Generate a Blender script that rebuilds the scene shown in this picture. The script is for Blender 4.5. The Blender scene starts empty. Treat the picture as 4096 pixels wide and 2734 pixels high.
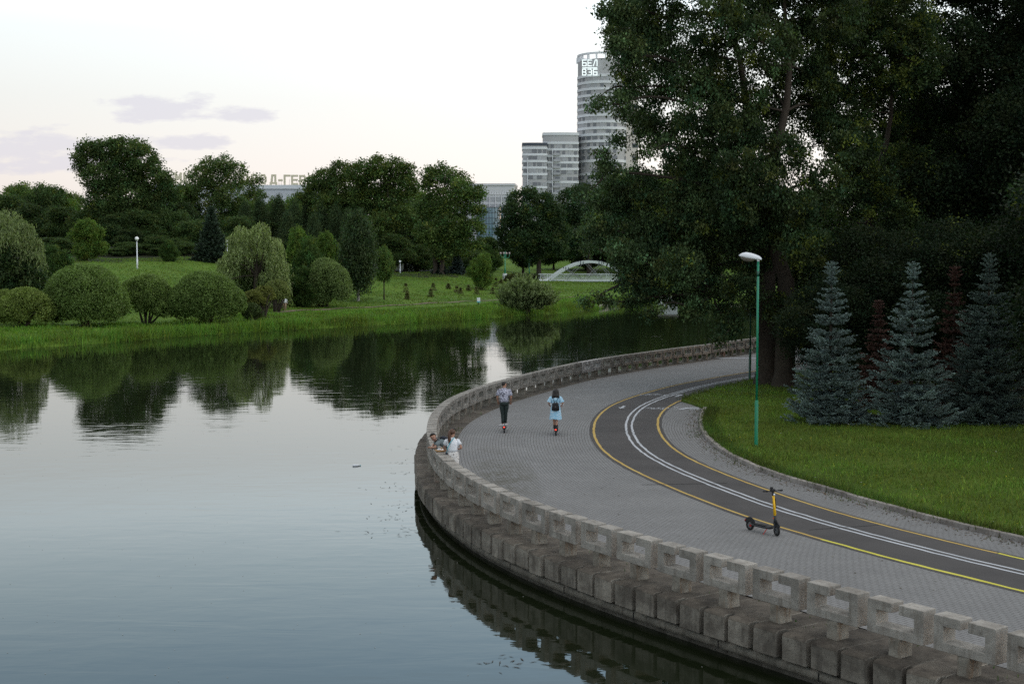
import bpy, bmesh, math, random
import numpy as np
from mathutils import Vector, Matrix

# ---------------------------------------------------------------- camera, sky, sun, exposure
S = bpy.context.scene
COL = S.collection
R = math.radians
HC = 7.0                                   # camera height over the promenade
FOC = 5689.0                               # focal length in pixels of the 4096 px frame (50 mm)
PITCH = math.atan((1367 - 990) / FOC)
cam = bpy.data.cameras.new('camera')
cam.lens = 50.0; cam.sensor_width = 36.0; cam.clip_end = 6000; cam.clip_start = 0.1
cam.dof.use_dof = True; cam.dof.focus_distance = 48.0; cam.dof.aperture_fstop = 7.0
camo = bpy.data.objects.new('camera', cam); COL.objects.link(camo)
camo.location = (0, 0, HC); camo.rotation_euler = (math.pi / 2 - PITCH, 0, 0)
S.camera = camo
S.view_settings.view_transform = 'Standard'; S.view_settings.look = 'None'
S.view_settings.exposure = 0.0; S.view_settings.gamma = 1.0
S.render.engine = 'CYCLES'
S.cycles.use_denoising = False; S.cycles.use_adaptive_sampling = False; S.cycles.sample_clamp_indirect = 2.0
S.cycles.max_bounces = 6; S.cycles.diffuse_bounces = 3; S.cycles.glossy_bounces = 3
S.cycles.transmission_bounces = 3; S.cycles.transparent_max_bounces = 4
S.cycles.caustics_reflective = False; S.cycles.caustics_refractive = False

SUN_EL, SUN_AZ = R(3.5), R(82.0)            # low evening sun, off to the right behind the trees

def N(nt, typ, ins=None, **props):
    n = nt.nodes.new(typ)
    for k, v in props.items(): setattr(n, k, v)
    for k, v in (ins or {}).items():
        if isinstance(v, bpy.types.NodeSocket): nt.links.new(v, n.inputs[k])
        else: n.inputs[k].default_value = v
    return n
def M_(nt, op, a, b=None, c=None, clamp=False):
    ins = {0: a}
    if b is not None: ins[1] = b
    if c is not None: ins[2] = c
    return N(nt, 'ShaderNodeMath', ins, operation=op, use_clamp=clamp).outputs[0]
def ramp(nt, fac, stops, interp='LINEAR'):
    n = N(nt, 'ShaderNodeValToRGB', {'Fac': fac}); cr = n.color_ramp; cr.interpolation = interp
    while len(cr.elements) < len(stops): cr.elements.new(0.5)
    for e, (p, c) in zip(cr.elements, stops):
        e.position = p; e.color = (c, c, c, 1) if not hasattr(c, '__len__') else (*c[:3], 1)
    return n.outputs['Color']
def mix(nt, f, a, b, bt='MIX'):
    c = lambda v: v if isinstance(v, bpy.types.NodeSocket) else (*v[:3], 1)
    return N(nt, 'ShaderNodeMixRGB', {'Fac': f, 'Color1': c(a), 'Color2': c(b)}, blend_type=bt).outputs[0]

W = bpy.data.worlds.new('World'); S.world = W; W.use_nodes = True
nt = W.node_tree; nt.nodes.clear()
tc = N(nt, 'ShaderNodeTexCoord'); sx = N(nt, 'ShaderNodeSeparateXYZ', {0: tc.outputs['Generated']})
X, Y, Z = sx.outputs
sky = N(nt, 'ShaderNodeTexSky', sky_type='NISHITA', sun_disc=False, sun_elevation=SUN_EL, sun_rotation=SUN_AZ,
        air_density=1.0, dust_density=1.5, ozone_density=1.5)
grad = ramp(nt, Z, [(0.0, (.99, .905, .88)), (.05, (1.02, .955, .93)), (.10, (1.0, 1.0, .99)), (.145, (1.06, 1.11, 1.12)),
                    (.18, (1.30, 1.47, 1.55)), (.225, (1.05, 1.30, 1.44)), (.29, (.76, 1.08, 1.36)), (.42, (.84, .92, .98)), (1.0, (1.10, 1.06, 1.03))])
az = M_(nt, 'MULTIPLY_ADD', X, .42, .98)
gl = mix(nt, 1.0, grad, N(nt, 'ShaderNodeCombineXYZ', {0: az, 1: az, 2: az}).outputs[0], 'MULTIPLY')
u = M_(nt, 'DIVIDE', X, Y); v = M_(nt, 'DIVIDE', Z, Y)
cn = N(nt, 'ShaderNodeTexNoise', {'Vector': N(nt, 'ShaderNodeCombineXYZ', {0: M_(nt, 'MULTIPLY', u, 26), 1: M_(nt, 'MULTIPLY', v, 95), 2: 3.1}).outputs[0],
       'Scale': 1.0, 'Detail': 6.0, 'Roughness': .6}).outputs['Fac']
mask = None
for (cu, cv, ru, rv) in ((-.249, .0965, .048, .0125), (-.192, .0925, .032, .008), (-.335, .066, .105, .0185), (-.225, .0735, .04, .007)):
    e = M_(nt, 'ADD', M_(nt, 'POWER', M_(nt, 'ABSOLUTE', M_(nt, 'MULTIPLY', M_(nt, 'SUBTRACT', u, cu), 1 / ru)), 2.0),
           M_(nt, 'POWER', M_(nt, 'ABSOLUTE', M_(nt, 'MULTIPLY', M_(nt, 'SUBTRACT', v, cv), 1 / rv)), 2.0))
    e = M_(nt, 'SUBTRACT', 1.0, e)
    mask = e if mask is None else M_(nt, 'MAXIMUM', mask, e)
mask = M_(nt, 'ADD', mask, M_(nt, 'MULTIPLY', M_(nt, 'SUBTRACT', cn, .53), 4.2))
mask = M_(nt, 'MULTIPLY', ramp(nt, mask, [(.05, 0), (.75, 1)]), M_(nt, 'GREATER_THAN', Y, 0.0))
gl = mix(nt, M_(nt, 'MULTIPLY', mask, .8), gl, (.70, .68, .77))
b1 = N(nt, 'ShaderNodeBackground', {'Color': gl, 'Strength': 1.0})
b2 = N(nt, 'ShaderNodeBackground', {'Color': sky.outputs[0], 'Strength': .05})
ad = N(nt, 'ShaderNodeAddShader', {0: b1.outputs[0], 1: b2.outputs[0]})
N(nt, 'ShaderNodeOutputWorld', {'Surface': ad.outputs[0]})

sl = bpy.data.lights.new('sun', 'SUN'); sl.energy = 0.22; sl.angle = R(10); sl.color = (1.0, .72, .52)
so = bpy.data.objects.new('sun', sl); COL.objects.link(so)
sd = Vector((math.sin(SUN_AZ) * math.cos(SUN_EL), math.cos(SUN_AZ) * math.cos(SUN_EL), math.sin(SUN_EL)))
so.rotation_euler = sd.to_track_quat('Z', 'Y').to_euler(); so.location = (60, 0, 60)

# ---------------------------------------------------------------- pixel rays -> points in the place
DS = 4096 / 2349.0
def ray(px, py):
    x = (px * DS - 2048) / FOC; y = -(py * DS - 1367) / FOC
    return Vector((x, math.cos(PITCH) + y * math.sin(PITCH), -math.sin(PITCH) + y * math.cos(PITCH)))
def at_z(px, py, z=0.0):
    d = ray(px, py); t = (z - HC) / d.z
    return Vector((d.x * t, d.y * t, z))
def at_D(px, py, D):
    d = ray(px, py); t = D / d.y
    return Vector((d.x * t, D, HC + d.z * t))
def pxm(D): return 3262.6 / D               # drawing units per metre at distance D

# ---------------------------------------------------------------- object helpers
def tag(o, label=None, cat=None, group=None, kind=None):
    if label: o['label'] = label
    if cat: o['category'] = cat
    if group: o['group'] = group
    if kind: o['kind'] = kind
    return o
def thing(name, label, cat, loc=(0, 0, 0), rz=0.0, group=None):
    o = bpy.data.objects.new(name, None); COL.objects.link(o)
    o.empty_display_size = .2
    o.location = loc; o.rotation_euler = (0, 0, rz)
    return tag(o, label, cat, group)
def link(name, me, parent=None):
    o = bpy.data.objects.new(name, me); COL.objects.link(o)
    if parent is not None: o.parent = parent
    return o
def copy_tree(o, parent=None):
    kids = list(o.children)
    c = o.copy(); COL.objects.link(c)
    if parent is not None: c.parent = parent
    for k in kids: copy_tree(k, c)
    return c

class MB:
    def __init__(s): s.v = []; s.f = []; s.m = []
    def add(s, V, F, mi=0):
        b = len(s.v); s.v += [tuple(p) for p in V]; s.f += [tuple(i + b for i in f) for f in F]; s.m += [mi] * len(F); return s
    def box(s, c, d, rz=0.0, mi=0, mat=None):
        P = []
        m = mat if mat is not None else Matrix.Rotation(rz, 3, 'Z')
        for k in range(8):
            q = Vector(((1 if k & 1 else -1) * d[0] / 2, (1 if k & 2 else -1) * d[1] / 2, (1 if k & 4 else -1) * d[2] / 2))
            P.append(m @ q + Vector(c))
        return s.add(P, [(0, 2, 3, 1), (4, 5, 7, 6), (0, 1, 5, 4), (2, 6, 7, 3), (0, 4, 6, 2), (1, 3, 7, 5)], mi)
    def bar(s, a, b, w, h=None, mi=0, up=(0, 0, 1)):
        a = Vector(a); b = Vector(b); z = (b - a); L = z.length; z.normalize()
        x = z.cross(Vector(up)); x = x.normalized() if x.length > 1e-4 else Vector((1, 0, 0)); y = z.cross(x)
        return s.box((a + b) / 2, (w, h or w, L), mi=mi, mat=Matrix((x, y, z)).transposed())
    def loft(s, pts, rad, n=10, mi=0, cap=True, xdir=None, flat=None):
        pts = [Vector(p) for p in pts]; V = []; F = []
        px = Vector(xdir) if xdir else None
        for i, p in enumerate(pts):
            t = (pts[min(i + 1, len(pts) - 1)] - pts[max(i - 1, 0)])
            if flat: t = Vector(flat)
            t.normalize()
            if px is None:
                px = t.cross(Vector((0, 0, 1)));
                if px.length < .1: px = t.cross(Vector((0, 1, 0)))
            x = (px - t * px.dot(t)); x.normalize(); y = t.cross(x); px = x
            r = rad[i] if hasattr(rad, '__len__') else rad
            rx, ry = r if hasattr(r, '__len__') else (r, r)
            for k in range(n):
                a = 2 * math.pi * k / n
                V.append(p + x * math.cos(a) * rx + y * math.sin(a) * ry)
        for i in range(len(pts) - 1):
            for k in range(n):
                a = i * n + k; b = i * n + (k + 1) % n
                F.append((a, b, b + n, a + n))
        if cap:
            F.append(tuple(range(n - 1, -1, -1))); F.append(tuple(range((len(pts) - 1) * n, len(pts) * n)))
        return s.add(V, F, mi)
    def cyl(s, a, b, r, n=12, mi=0, r2=None): return s.loft([a, b], [r, r if r2 is None else r2], n, mi)
    def ball(s, c, r, n=12, mi=0):
        r = r if hasattr(r, '__len__') else (r, r, r); V = [(c[0], c[1], c[2] - r[2])]; F = []; h = n // 2
        for i in range(1, h):
            t = math.pi * i / h
            for k in range(n):
                a = 2 * math.pi * k / n
                V.append((c[0] + r[0] * math.sin(t) * math.cos(a), c[1] + r[1] * math.sin(t) * math.sin(a), c[2] - r[2] * math.cos(t)))
        V.append((c[0], c[1], c[2] + r[2]))
        for k in range(n): F.append((0, 1 + (k + 1) % n, 1 + k))
        for i in range(h - 2):
            for k in range(n):
                a = 1 + i * n + k; b = 1 + i * n + (k + 1) % n; F.append((a, b, b + n, a + n))
        l = len(V) - 1; o = 1 + (h - 2) * n
        for k in range(n): F.append((o + k, o + (k + 1) % n, l))
        return s.add(V, F, mi)
    def torus(s, c, R_, r, axis='X', n=20, m=8, mi=0, sy=1.0):
        V = []; F = []
        for i in range(n):
            a = 2 * math.pi * i / n
            for k in range(m):
                b = 2 * math.pi * k / m; q = R_ + r * math.cos(b)
                p = (r * math.sin(b) * sy, q * math.cos(a), q * math.sin(a)) if axis == 'X' else ((q * math.cos(a), r * math.sin(b) * sy, q * math.sin(a)) if axis == 'Y' else (q * math.cos(a), q * math.sin(a), r * math.sin(b) * sy))
                V.append((c[0] + p[0], c[1] + p[1], c[2] + p[2]))
        for i in range(n):
            for k in range(m):
                a = i * m + k; b = i * m + (k + 1) % m; d = ((i + 1) % n) * m
                F.append((a, b, d + (k + 1) % m, d + k))
        return s.add(V, F, mi)
    def poly(s, pts, z0, z1, mi=0):
        n = len(pts); V = [(p[0], p[1], z0) for p in pts] + [(p[0], p[1], z1) for p in pts]
        F = [tuple(range(n - 1, -1, -1)), tuple(range(n, 2 * n))] + [(i, (i + 1) % n, n + (i + 1) % n, n + i) for i in range(n)]
        return s.add(V, F, mi)
    def mesh(s, name, mats):
        me = bpy.data.meshes.new(name); me.from_pydata(s.v, [], s.f)
        for m in (mats if isinstance(mats, (list, tuple)) else [mats]): me.materials.append(m)
        if any(s.m): me.polygons.foreach_set('material_index', s.m)
        return me
    def build(s, name, mats, parent=None, smooth=False, bevel=0.0, loc=None, segs=1, recalc=False):
        me = s.mesh(name, mats)
        if recalc:
            bm = bmesh.new(); bm.from_mesh(me); bmesh.ops.recalc_face_normals(bm, faces=bm.faces); bm.to_mesh(me); bm.free()
        if smooth: me.polygons.foreach_set('use_smooth', [True] * len(me.polygons))
        o = link(name, me, parent)
        if loc is not None: o.location = loc
        if bevel: bv = o.modifiers.new('bevel', 'BEVEL'); bv.width = bevel; bv.segments = segs; bv.limit_method = 'ANGLE'
        return o

def np_mesh(name, V, F, mats, tint=None, smooth=False, mi=None):
    me = bpy.data.meshes.new(name); k = F.shape[1]
    me.vertices.add(len(V)); me.vertices.foreach_set('co', np.ascontiguousarray(V, np.float32).ravel())
    me.loops.add(F.size); me.loops.foreach_set('vertex_index', np.ascontiguousarray(F, np.int32).ravel())
    me.polygons.add(len(F)); me.polygons.foreach_set('loop_start', np.arange(0, F.size, k, dtype=np.int32))
    for m in (mats if isinstance(mats, (list, tuple)) else [mats]): me.materials.append(m)
    if mi is not None: me.polygons.foreach_set('material_index', np.ascontiguousarray(mi, np.int32))
    if smooth: me.polygons.foreach_set('use_smooth', np.ones(len(F), bool))
    me.update(calc_edges=True)
    if tint is not None:
        a = me.attributes.new('tint', 'FLOAT_COLOR', 'FACE')
        c = np.ones((len(F), 4), np.float32); c[:, :3] = tint; a.data.foreach_set('color', c.ravel())
    return me

# ---------------------------------------------------------------- materials
def pmat(name, col, rough=.6, metal=0.0, spec=.4, noise=0.0, scale=8.0, bump=0.0, emit=None, rnd=0.0, coord='Object'):
    m = bpy.data.materials.new(name); m.use_nodes = True; nt = m.node_tree; nt.nodes.clear()
    p = N(nt, 'ShaderNodeBsdfPrincipled', {'Roughness': rough, 'Metallic': metal, 'Specular IOR Level': spec})
    c = None
    if noise or rnd or bump:
        tc = N(nt, 'ShaderNodeTexCoord'); oi = N(nt, 'ShaderNodeObjectInfo')
        vec = N(nt, 'ShaderNodeVectorMath', {0: tc.outputs[coord], 1: N(nt, 'ShaderNodeCombineXYZ', {0: M_(nt, 'MULTIPLY', oi.outputs['Random'], 97.0)}).outputs[0]}, operation='ADD').outputs[0]
        nz = N(nt, 'ShaderNodeTexNoise', {'Vector': vec, 'Scale': scale, 'Detail': 5.0, 'Roughness': .65}).outputs['Fac']
        f = M_(nt, 'ADD', M_(nt, 'MULTIPLY_ADD', nz, 2 * noise, 1 - noise), M_(nt, 'MULTIPLY_ADD', oi.outputs['Random'], 2 * rnd, -rnd))
        c = mix(nt, 1.0, col, N(nt, 'ShaderNodeCombineXYZ', {0: f, 1: f, 2: f}).outputs[0], 'MULTIPLY')
        if bump:
            b = N(nt, 'ShaderNodeBump', {'Height': N(nt, 'ShaderNodeTexNoise', {'Vector': vec, 'Scale': scale * 6, 'Detail': 4.0}).outputs['Fac'], 'Strength': 1.0, 'Distance': bump})
            nt.links.new(b.outputs[0], p.inputs['Normal'])
    if c is None: p.inputs['Base Color'].default_value = (*col, 1)
    else: nt.links.new(c, p.inputs['Base Color'])
    if emit: p.inputs['Emission Color'].default_value = (*emit[:3], 1); p.inputs['Emission Strength'].default_value = emit[3]
    N(nt, 'ShaderNodeOutputMaterial', {'Surface': p.outputs[0]})
    return m

def leaf_mat(name, rough=.6, trans=.30, spec=.16, rnd=.10):
    m = bpy.data.materials.new(name); m.use_nodes = True; nt = m.node_tree; nt.nodes.clear()
    at = N(nt, 'ShaderNodeAttribute', attribute_name='tint'); oi = N(nt, 'ShaderNodeObjectInfo')
    f = M_(nt, 'MULTIPLY_ADD', oi.outputs['Random'], 2 * rnd, 1 - rnd)
    c = mix(nt, 1.0, at.outputs['Color'], N(nt, 'ShaderNodeCombineXYZ', {0: f, 1: f, 2: f}).outputs[0], 'MULTIPLY')
    p = N(nt, 'ShaderNodeBsdfPrincipled', {'Base Color': c, 'Roughness': rough, 'Specular IOR Level': spec})
    t = N(nt, 'ShaderNodeBsdfTranslucent', {'Color': mix(nt, 1.0, c, (1.1, 1.25, .6), 'MULTIPLY')})
    x = N(nt, 'ShaderNodeMixShader', {0: trans, 1: p.outputs[0], 2: t.outputs[0]})
    N(nt, 'ShaderNodeOutputMaterial', {'Surface': x.outputs[0]})
    return m

def concrete(name, light, dark, stain, lo=.42, hi=.62, rnd=.12, topdirt=0.0):
    m = bpy.data.materials.new(name); m.use_nodes = True; nt = m.node_tree; nt.nodes.clear()
    tc = N(nt, 'ShaderNodeTexCoord'); oi = N(nt, 'ShaderNodeObjectInfo')
    vec = N(nt, 'ShaderNodeVectorMath', {0: tc.outputs['Object'], 1: N(nt, 'ShaderNodeCombineXYZ', {0: M_(nt, 'MULTIPLY', oi.outputs['Random'], 91.0), 1: M_(nt, 'MULTIPLY', oi.outputs['Random'], 37.0)}).outputs[0]}, operation='ADD').outputs[0]
    n1 = N(nt, 'ShaderNodeTexNoise', {'Vector': vec, 'Scale': 2.6, 'Detail': 6.0, 'Roughness': .62}).outputs['Fac']
    n2 = N(nt, 'ShaderNodeTexNoise', {'Vector': vec, 'Scale': 38.0, 'Detail': 4.0, 'Roughness': .7}).outputs['Fac']
    st = N(nt, 'ShaderNodeMapping', {'Vector': vec, 'Scale': (9.0, 9.0, .9)})
    n3 = N(nt, 'ShaderNodeTexNoise', {'Vector': st.outputs[0], 'Scale': 1.0, 'Detail': 4.0}).outputs['Fac']
    c = mix(nt, ramp(nt, n1, [(lo, 0), (hi, 1)]), light, dark)
    c = mix(nt, M_(nt, 'MULTIPLY', ramp(nt, n3, [(.55, 0), (.72, 1)]), .55), c, stain)
    n4 = N(nt, 'ShaderNodeTexNoise', {'Vector': vec, 'Scale': 11.0, 'Detail': 5.0, 'Roughness': .75}).outputs['Fac']
    c = mix(nt, M_(nt, 'MULTIPLY', ramp(nt, n4, [(.55, 0), (.68, 1)]), .6), c, tuple(q * .55 for q in dark))
    c = mix(nt, M_(nt, 'MULTIPLY', ramp(nt, n2, [(.30, 1), (.40, 0)]), .6), c, tuple(q * .35 for q in dark))
    c = mix(nt, M_(nt, 'MULTIPLY', ramp(nt, n2, [(.60, 0), (.75, 1)]), .5), c, tuple(min(q * 1.5, .6) for q in light))
    f = M_(nt, 'MULTIPLY_ADD', oi.outputs['Random'], 2 * rnd, 1 - rnd)
    c = mix(nt, 1.0, c, N(nt, 'ShaderNodeCombineXYZ', {0: f, 1: f, 2: f}).outputs[0], 'MULTIPLY')
    b = N(nt, 'ShaderNodeBump', {'Height': n2, 'Strength': 1.0, 'Distance': .012})
    p = N(nt, 'ShaderNodeBsdfPrincipled', {'Base Color': c, 'Roughness': .9, 'Specular IOR Level': .2, 'Normal': b.outputs[0]})
    N(nt, 'ShaderNodeOutputMaterial', {'Surface': p.outputs[0]})
    return m

MT = {}
MT['rail'] = concrete('railing_concrete', (.33, .31, .28), (.225, .208, .186), (.125, .102, .08))
MT['rail_pale'] = concrete('pale_concrete', (.42, .40, .385), (.36, .34, .33), (.25, .22, .2))
MT['post'] = concrete('footing_concrete', (.26, .24, .205), (.17, .15, .125), (.16, .09, .045), lo=.4, hi=.6)
MT['brick'] = concrete('exposed_brick', (.22, .20, .17), (.19, .12, .095), (.12, .10, .08), lo=.44, hi=.6)
MT['quay'] = concrete('quay_concrete', (.255, .232, .198), (.120, .106, .090), (.05, .043, .037), lo=.36, hi=.62, rnd=.25)
MT['quay_top'] = concrete('soiled_slab_top', (.125, .108, .088), (.058, .050, .042), (.17, .15, .125), lo=.36, hi=.66, rnd=.25)
MT['wall'] = concrete('wet_wall_concrete', (.15, .135, .115), (.08, .072, .06), (.03, .027, .022))
MT['ledge'] = concrete('ledge_concrete', (.21, .19, .16), (.14, .125, .105), (.04, .036, .03))
MT['stone'] = concrete('kerb_granite', (.30, .275, .255), (.19, .17, .155), (.14, .11, .09), rnd=.2)
MT['bark'] = pmat('bark', (.050, .040, .031), .9, spec=.15, noise=.45, scale=3.0, bump=.05)
MT['bark_pale'] = pmat('birch_bark', (.30, .28, .25), .85, spec=.2, noise=.7, scale=2.2)
MT['twig'] = pmat('orange_twig', (.16, .09, .05), .85, spec=.2, noise=.3, scale=4)
MT['leaf'] = leaf_mat('leaf'); MT['needle'] = leaf_mat('needle', rough=.6, trans=.08, spec=.3, rnd=.04)
MT['grass'] = leaf_mat('grass_blade', trans=.3, spec=.25, rnd=0)
MT['green_paint'] = pmat('green_paint', (.003, .20, .105), .35, spec=.5, noise=.12, scale=3)
MT['dark_green_paint'] = pmat('dark_green_paint', (.003, .075, .045), .4, spec=.5)
MT['white_paint'] = pmat('white_paint', (.72, .74, .78), .4, noise=.08, scale=12)
MT['lamp_glass'] = pmat('lamp_glass', (.16, .14, .12), .25)
MT['black'] = pmat('black_plastic', (.012, .012, .014), .45)
MT['rubber'] = pmat('rubber', (.014, .014, .015), .8)
MT['grey_metal'] = pmat('grey_metal', (.16, .165, .17), .45, .3)
MT['yellow_paint'] = pmat('yellow_paint', (.80, .46, .012), .35)
MT['chrome'] = pmat('silver_metal', (.6, .62, .65), .25, .8)
MT['red'] = pmat('red_plastic', (.35, .02, .015), .4)
MT['tail'] = pmat('tail_lamp', (.6, .03, .01), .4, emit=(1.0, .07, .04, 1.9))
MT['green_led'] = pmat('green_led', (.02, .4, .1), .4, emit=(.1, 1, .35, 1.2))
MT['skin'] = pmat('skin', (.46, .25, .175), .55, noise=.06, scale=20)
MT['dark_hair'] = pmat('dark_hair', (.012, .009, .008), .5, noise=.4, scale=30)
MT['brown_hair'] = pmat('brown_hair', (.075, .032, .016), .45, noise=.35, scale=30)
MT['trousers'] = pmat('green_trousers', (.020, .031, .029), .85, noise=.25, scale=14, bump=.01)
MT['beige'] = pmat('beige_trousers', (.36, .24, .165), .85, noise=.1)
MT['white_cloth'] = pmat('white_cloth', (.74, .76, .80), .85, noise=.05, scale=10, bump=.01)
MT['grey_cloth'] = pmat('grey_cloth', (.135, .165, .175), .85, noise=.2, scale=16)
MT['navy'] = pmat('navy_cloth', (.015, .018, .03), .8, noise=.2)
MT['shoe'] = pmat('pale_shoe', (.50, .48, .48), .7, noise=.25, scale=25)
MT['card'] = pmat('cardboard', (.48, .29, .13), .8)
MT['cyan'] = pmat('cyan_strap', (.10, .42, .50), .6)

def pattern_mat(name, base, dots, scale, lo, hi, warp=0.0):
    m = bpy.data.materials.new(name); m.use_nodes = True; nt = m.node_tree; nt.nodes.clear()
    tc = N(nt, 'ShaderNodeTexCoord')
    a = N(nt, 'ShaderNodeTexNoise', {'Vector': tc.outputs['Object'], 'Scale': scale, 'Detail': 3.0, 'Distortion': warp}).outputs['Fac']
    c = mix(nt, ramp(nt, a, [(lo, 0), (hi, 1)]), base, dots)
    p = N(nt, 'ShaderNodeBsdfPrincipled', {'Base Color': c, 'Roughness': .85, 'Specular IOR Level': .2})
    N(nt, 'ShaderNodeOutputMaterial', {'Surface': p.outputs[0]}); return m
MT['print_shirt'] = pattern_mat('printed_shirt', (.50, .50, .60), (.085, .085, .12), 9.0, .50, .56, 2.5)
MT['floral_skirt'] = pattern_mat('floral_skirt', (.66, .64, .62), (.10, .08, .09), 34.0, .585, .62)
MT['blue_dress'] = pattern_mat('blue_dress', (.27, .52, .70), (.62, .72, .80), 26.0, .50, .60)

def paving_mat():
    m = bpy.data.materials.new('block_paving'); m.use_nodes = True; nt = m.node_tree; nt.nodes.clear()
    uv = N(nt, 'ShaderNodeUVMap', uv_map='UVMap'); geo = N(nt, 'ShaderNodeNewGeometry'); pos = geo.outputs['Position']
    wob = N(nt, 'ShaderNodeTexNoise', {'Vector': pos, 'Scale': .7, 'Detail': 2.0}).outputs['Color']
    vec = N(nt, 'ShaderNodeVectorMath', {0: N(nt, 'ShaderNodeVectorMath', {0: wob, 'Scale': .05}, operation='SCALE').outputs[0], 1: uv.outputs[0]}, operation='ADD').outputs[0]
    br = N(nt, 'ShaderNodeTexBrick', {'Vector': vec, 'Color1': (.188, .187, .188, 1), 'Color2': (.208, .207, .207, 1), 'Mortar': (.085, .082, .078, 1),
           'Scale': 1.0, 'Mortar Size': .009, 'Mortar Smooth': .25, 'Bias': 0.0, 'Brick Width': .21, 'Row Height': .105}, offset=.5)
    # every row joint a little wider than the cross joints, as in worn paving
    sy = N(nt, 'ShaderNodeSeparateXYZ', {0: vec}).outputs[1]
    fr = M_(nt, 'FRACT', M_(nt, 'MULTIPLY', sy, 1 / .105)); d = M_(nt, 'ABSOLUTE', M_(nt, 'SUBTRACT', fr, .5))
    row = ramp(nt, d, [(.40, 0), (.47, 1)])
    n1 = N(nt, 'ShaderNodeTexNoise', {'Vector': pos, 'Scale': .5, 'Detail': 5.0, 'Roughness': .6}).outputs['Fac']
    n2 = N(nt, 'ShaderNodeTexNoise', {'Vector': pos, 'Scale': 6.0, 'Detail': 4.0, 'Roughness': .7}).outputs['Fac']
    c = mix(nt, M_(nt, 'MULTIPLY', row, .30), br.outputs['Color'], (.07, .068, .062))
    f = M_(nt, 'MULTIPLY_ADD', n1, .5, .74); c = mix(nt, 1.0, c, N(nt, 'ShaderNodeCombineXYZ', {0: f, 1: f, 2: f}).outputs[0], 'MULTIPLY')
    # moss and leaf litter lying in a patch of the promenade
    sp = N(nt, 'ShaderNodeSeparateXYZ', {0: pos})
    e = M_(nt, 'ADD', M_(nt, 'POWER', M_(nt, 'MULTIPLY', M_(nt, 'ADD', M_(nt, 'ADD', sp.outputs[0], .25), M_(nt, 'MULTIPLY', M_(nt, 'SUBTRACT', sp.outputs[1], 44.0), .09)), .9), 2.0),
           M_(nt, 'POWER', M_(nt, 'MULTIPLY', M_(nt, 'SUBTRACT', sp.outputs[1], 44.0), .16), 2.0))
    e = M_(nt, 'SUBTRACT', 1.0, e, clamp=True)
    k = M_(nt, 'MULTIPLY', e, ramp(nt, M_(nt, 'ADD', M_(nt, 'MULTIPLY', n1, .5), M_(nt, 'MULTIPLY', n2, .5)), [(.46, 0), (.56, 1)]))
    c = mix(nt, M_(nt, 'MULTIPLY', k, .75, clamp=True), c, (.060, .055, .030))
    dk = ramp(nt, N(nt, 'ShaderNodeTexNoise', {'Vector': pos, 'Scale': 1.6, 'Detail': 6.0, 'Roughness': .75}).outputs['Fac'], [(.62, 0), (.75, 1)])
    c = mix(nt, M_(nt, 'MULTIPLY', dk, .45), c, (.12, .10, .08))
    b = N(nt, 'ShaderNodeBump', {'Height': br.outputs['Fac'], 'Strength': .5, 'Distance': -.006})
    p = N(nt, 'ShaderNodeBsdfPrincipled', {'Base Color': c, 'Roughness': .82, 'Specular IOR Level': .3, 'Normal': b.outputs[0]})
    N(nt, 'ShaderNodeOutputMaterial', {'Surface': p.outputs[0]}); return m
MT['paving'] = paving_mat()

def ground_mat(name, stops, scale, fine, bump=.03):
    m = bpy.data.materials.new(name); m.use_nodes = True; nt = m.node_tree; nt.nodes.clear()
    pos = N(nt, 'ShaderNodeNewGeometry').outputs['Position']
    n1 = N(nt, 'ShaderNodeTexNoise', {'Vector': pos, 'Scale': scale, 'Detail': 6.0, 'Roughness': .6}).outputs['Fac']
    n2 = N(nt, 'ShaderNodeTexNoise', {'Vector': pos, 'Scale': fine, 'Detail': 5.0, 'Roughness': .75}).outputs['Fac']
    a = M_(nt, 'ADD', M_(nt, 'MULTIPLY', n1, .55), M_(nt, 'MULTIPLY', n2, .45))
    c = ramp(nt, a, stops)
    b = N(nt, 'ShaderNodeBump', {'Height': n2, 'Strength': 1.0, 'Distance': bump})
    p = N(nt, 'ShaderNodeBsdfPrincipled', {'Base Color': c, 'Roughness': .9, 'Specular IOR Level': .1, 'Normal': b.outputs[0]})
    N(nt, 'ShaderNodeOutputMaterial', {'Surface': p.outputs[0]}); return m
MT['turf'] = ground_mat('turf', [(.36, (.040, .066, .010)), (.5, (.066, .104, .014)), (.64, (.10, .136, .022))], .35, 9.0)
MT['bank'] = ground_mat('bank_grass', [(.36, (.045, .092, .010)), (.5, (.078, .144, .015)), (.64, (.115, .185, .025))], .10, 2.2, .12)
MT['soil'] = ground_mat('soil', [(.35, (.05, .038, .028)), (.65, (.10, .08, .06))], .8, 12.0)
MT['path'] = ground_mat('worn_path', [(.36, (.11, .09, .06)), (.62, (.24, .19, .145))], .5, 4.0)
MT['asphalt'] = ground_mat('asphalt', [(.34, (.064, .061, .061)), (.5, (.084, .080, .079)), (.66, (.104, .098, .096))], .45, 60.0, .004)
MT['yellow_line'] = ground_mat('yellow_line', [(.36, (.40, .27, .085)), (.5, (.48, .34, .11)), (.64, (.52, .39, .14))], .6, 30.0, .002)
MT['lemon_line'] = ground_mat('lemon_line', [(.36, (.46, .42, .06)), (.5, (.56, .52, .09)), (.64, (.60, .56, .11))], .6, 30.0, .002)
MT['white_line'] = ground_mat('white_line', [(.34, (.26, .28, .30)), (.48, (.46, .48, .51)), (.64, (.52, .54, .57))], .8, 35.0, .002)

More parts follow.
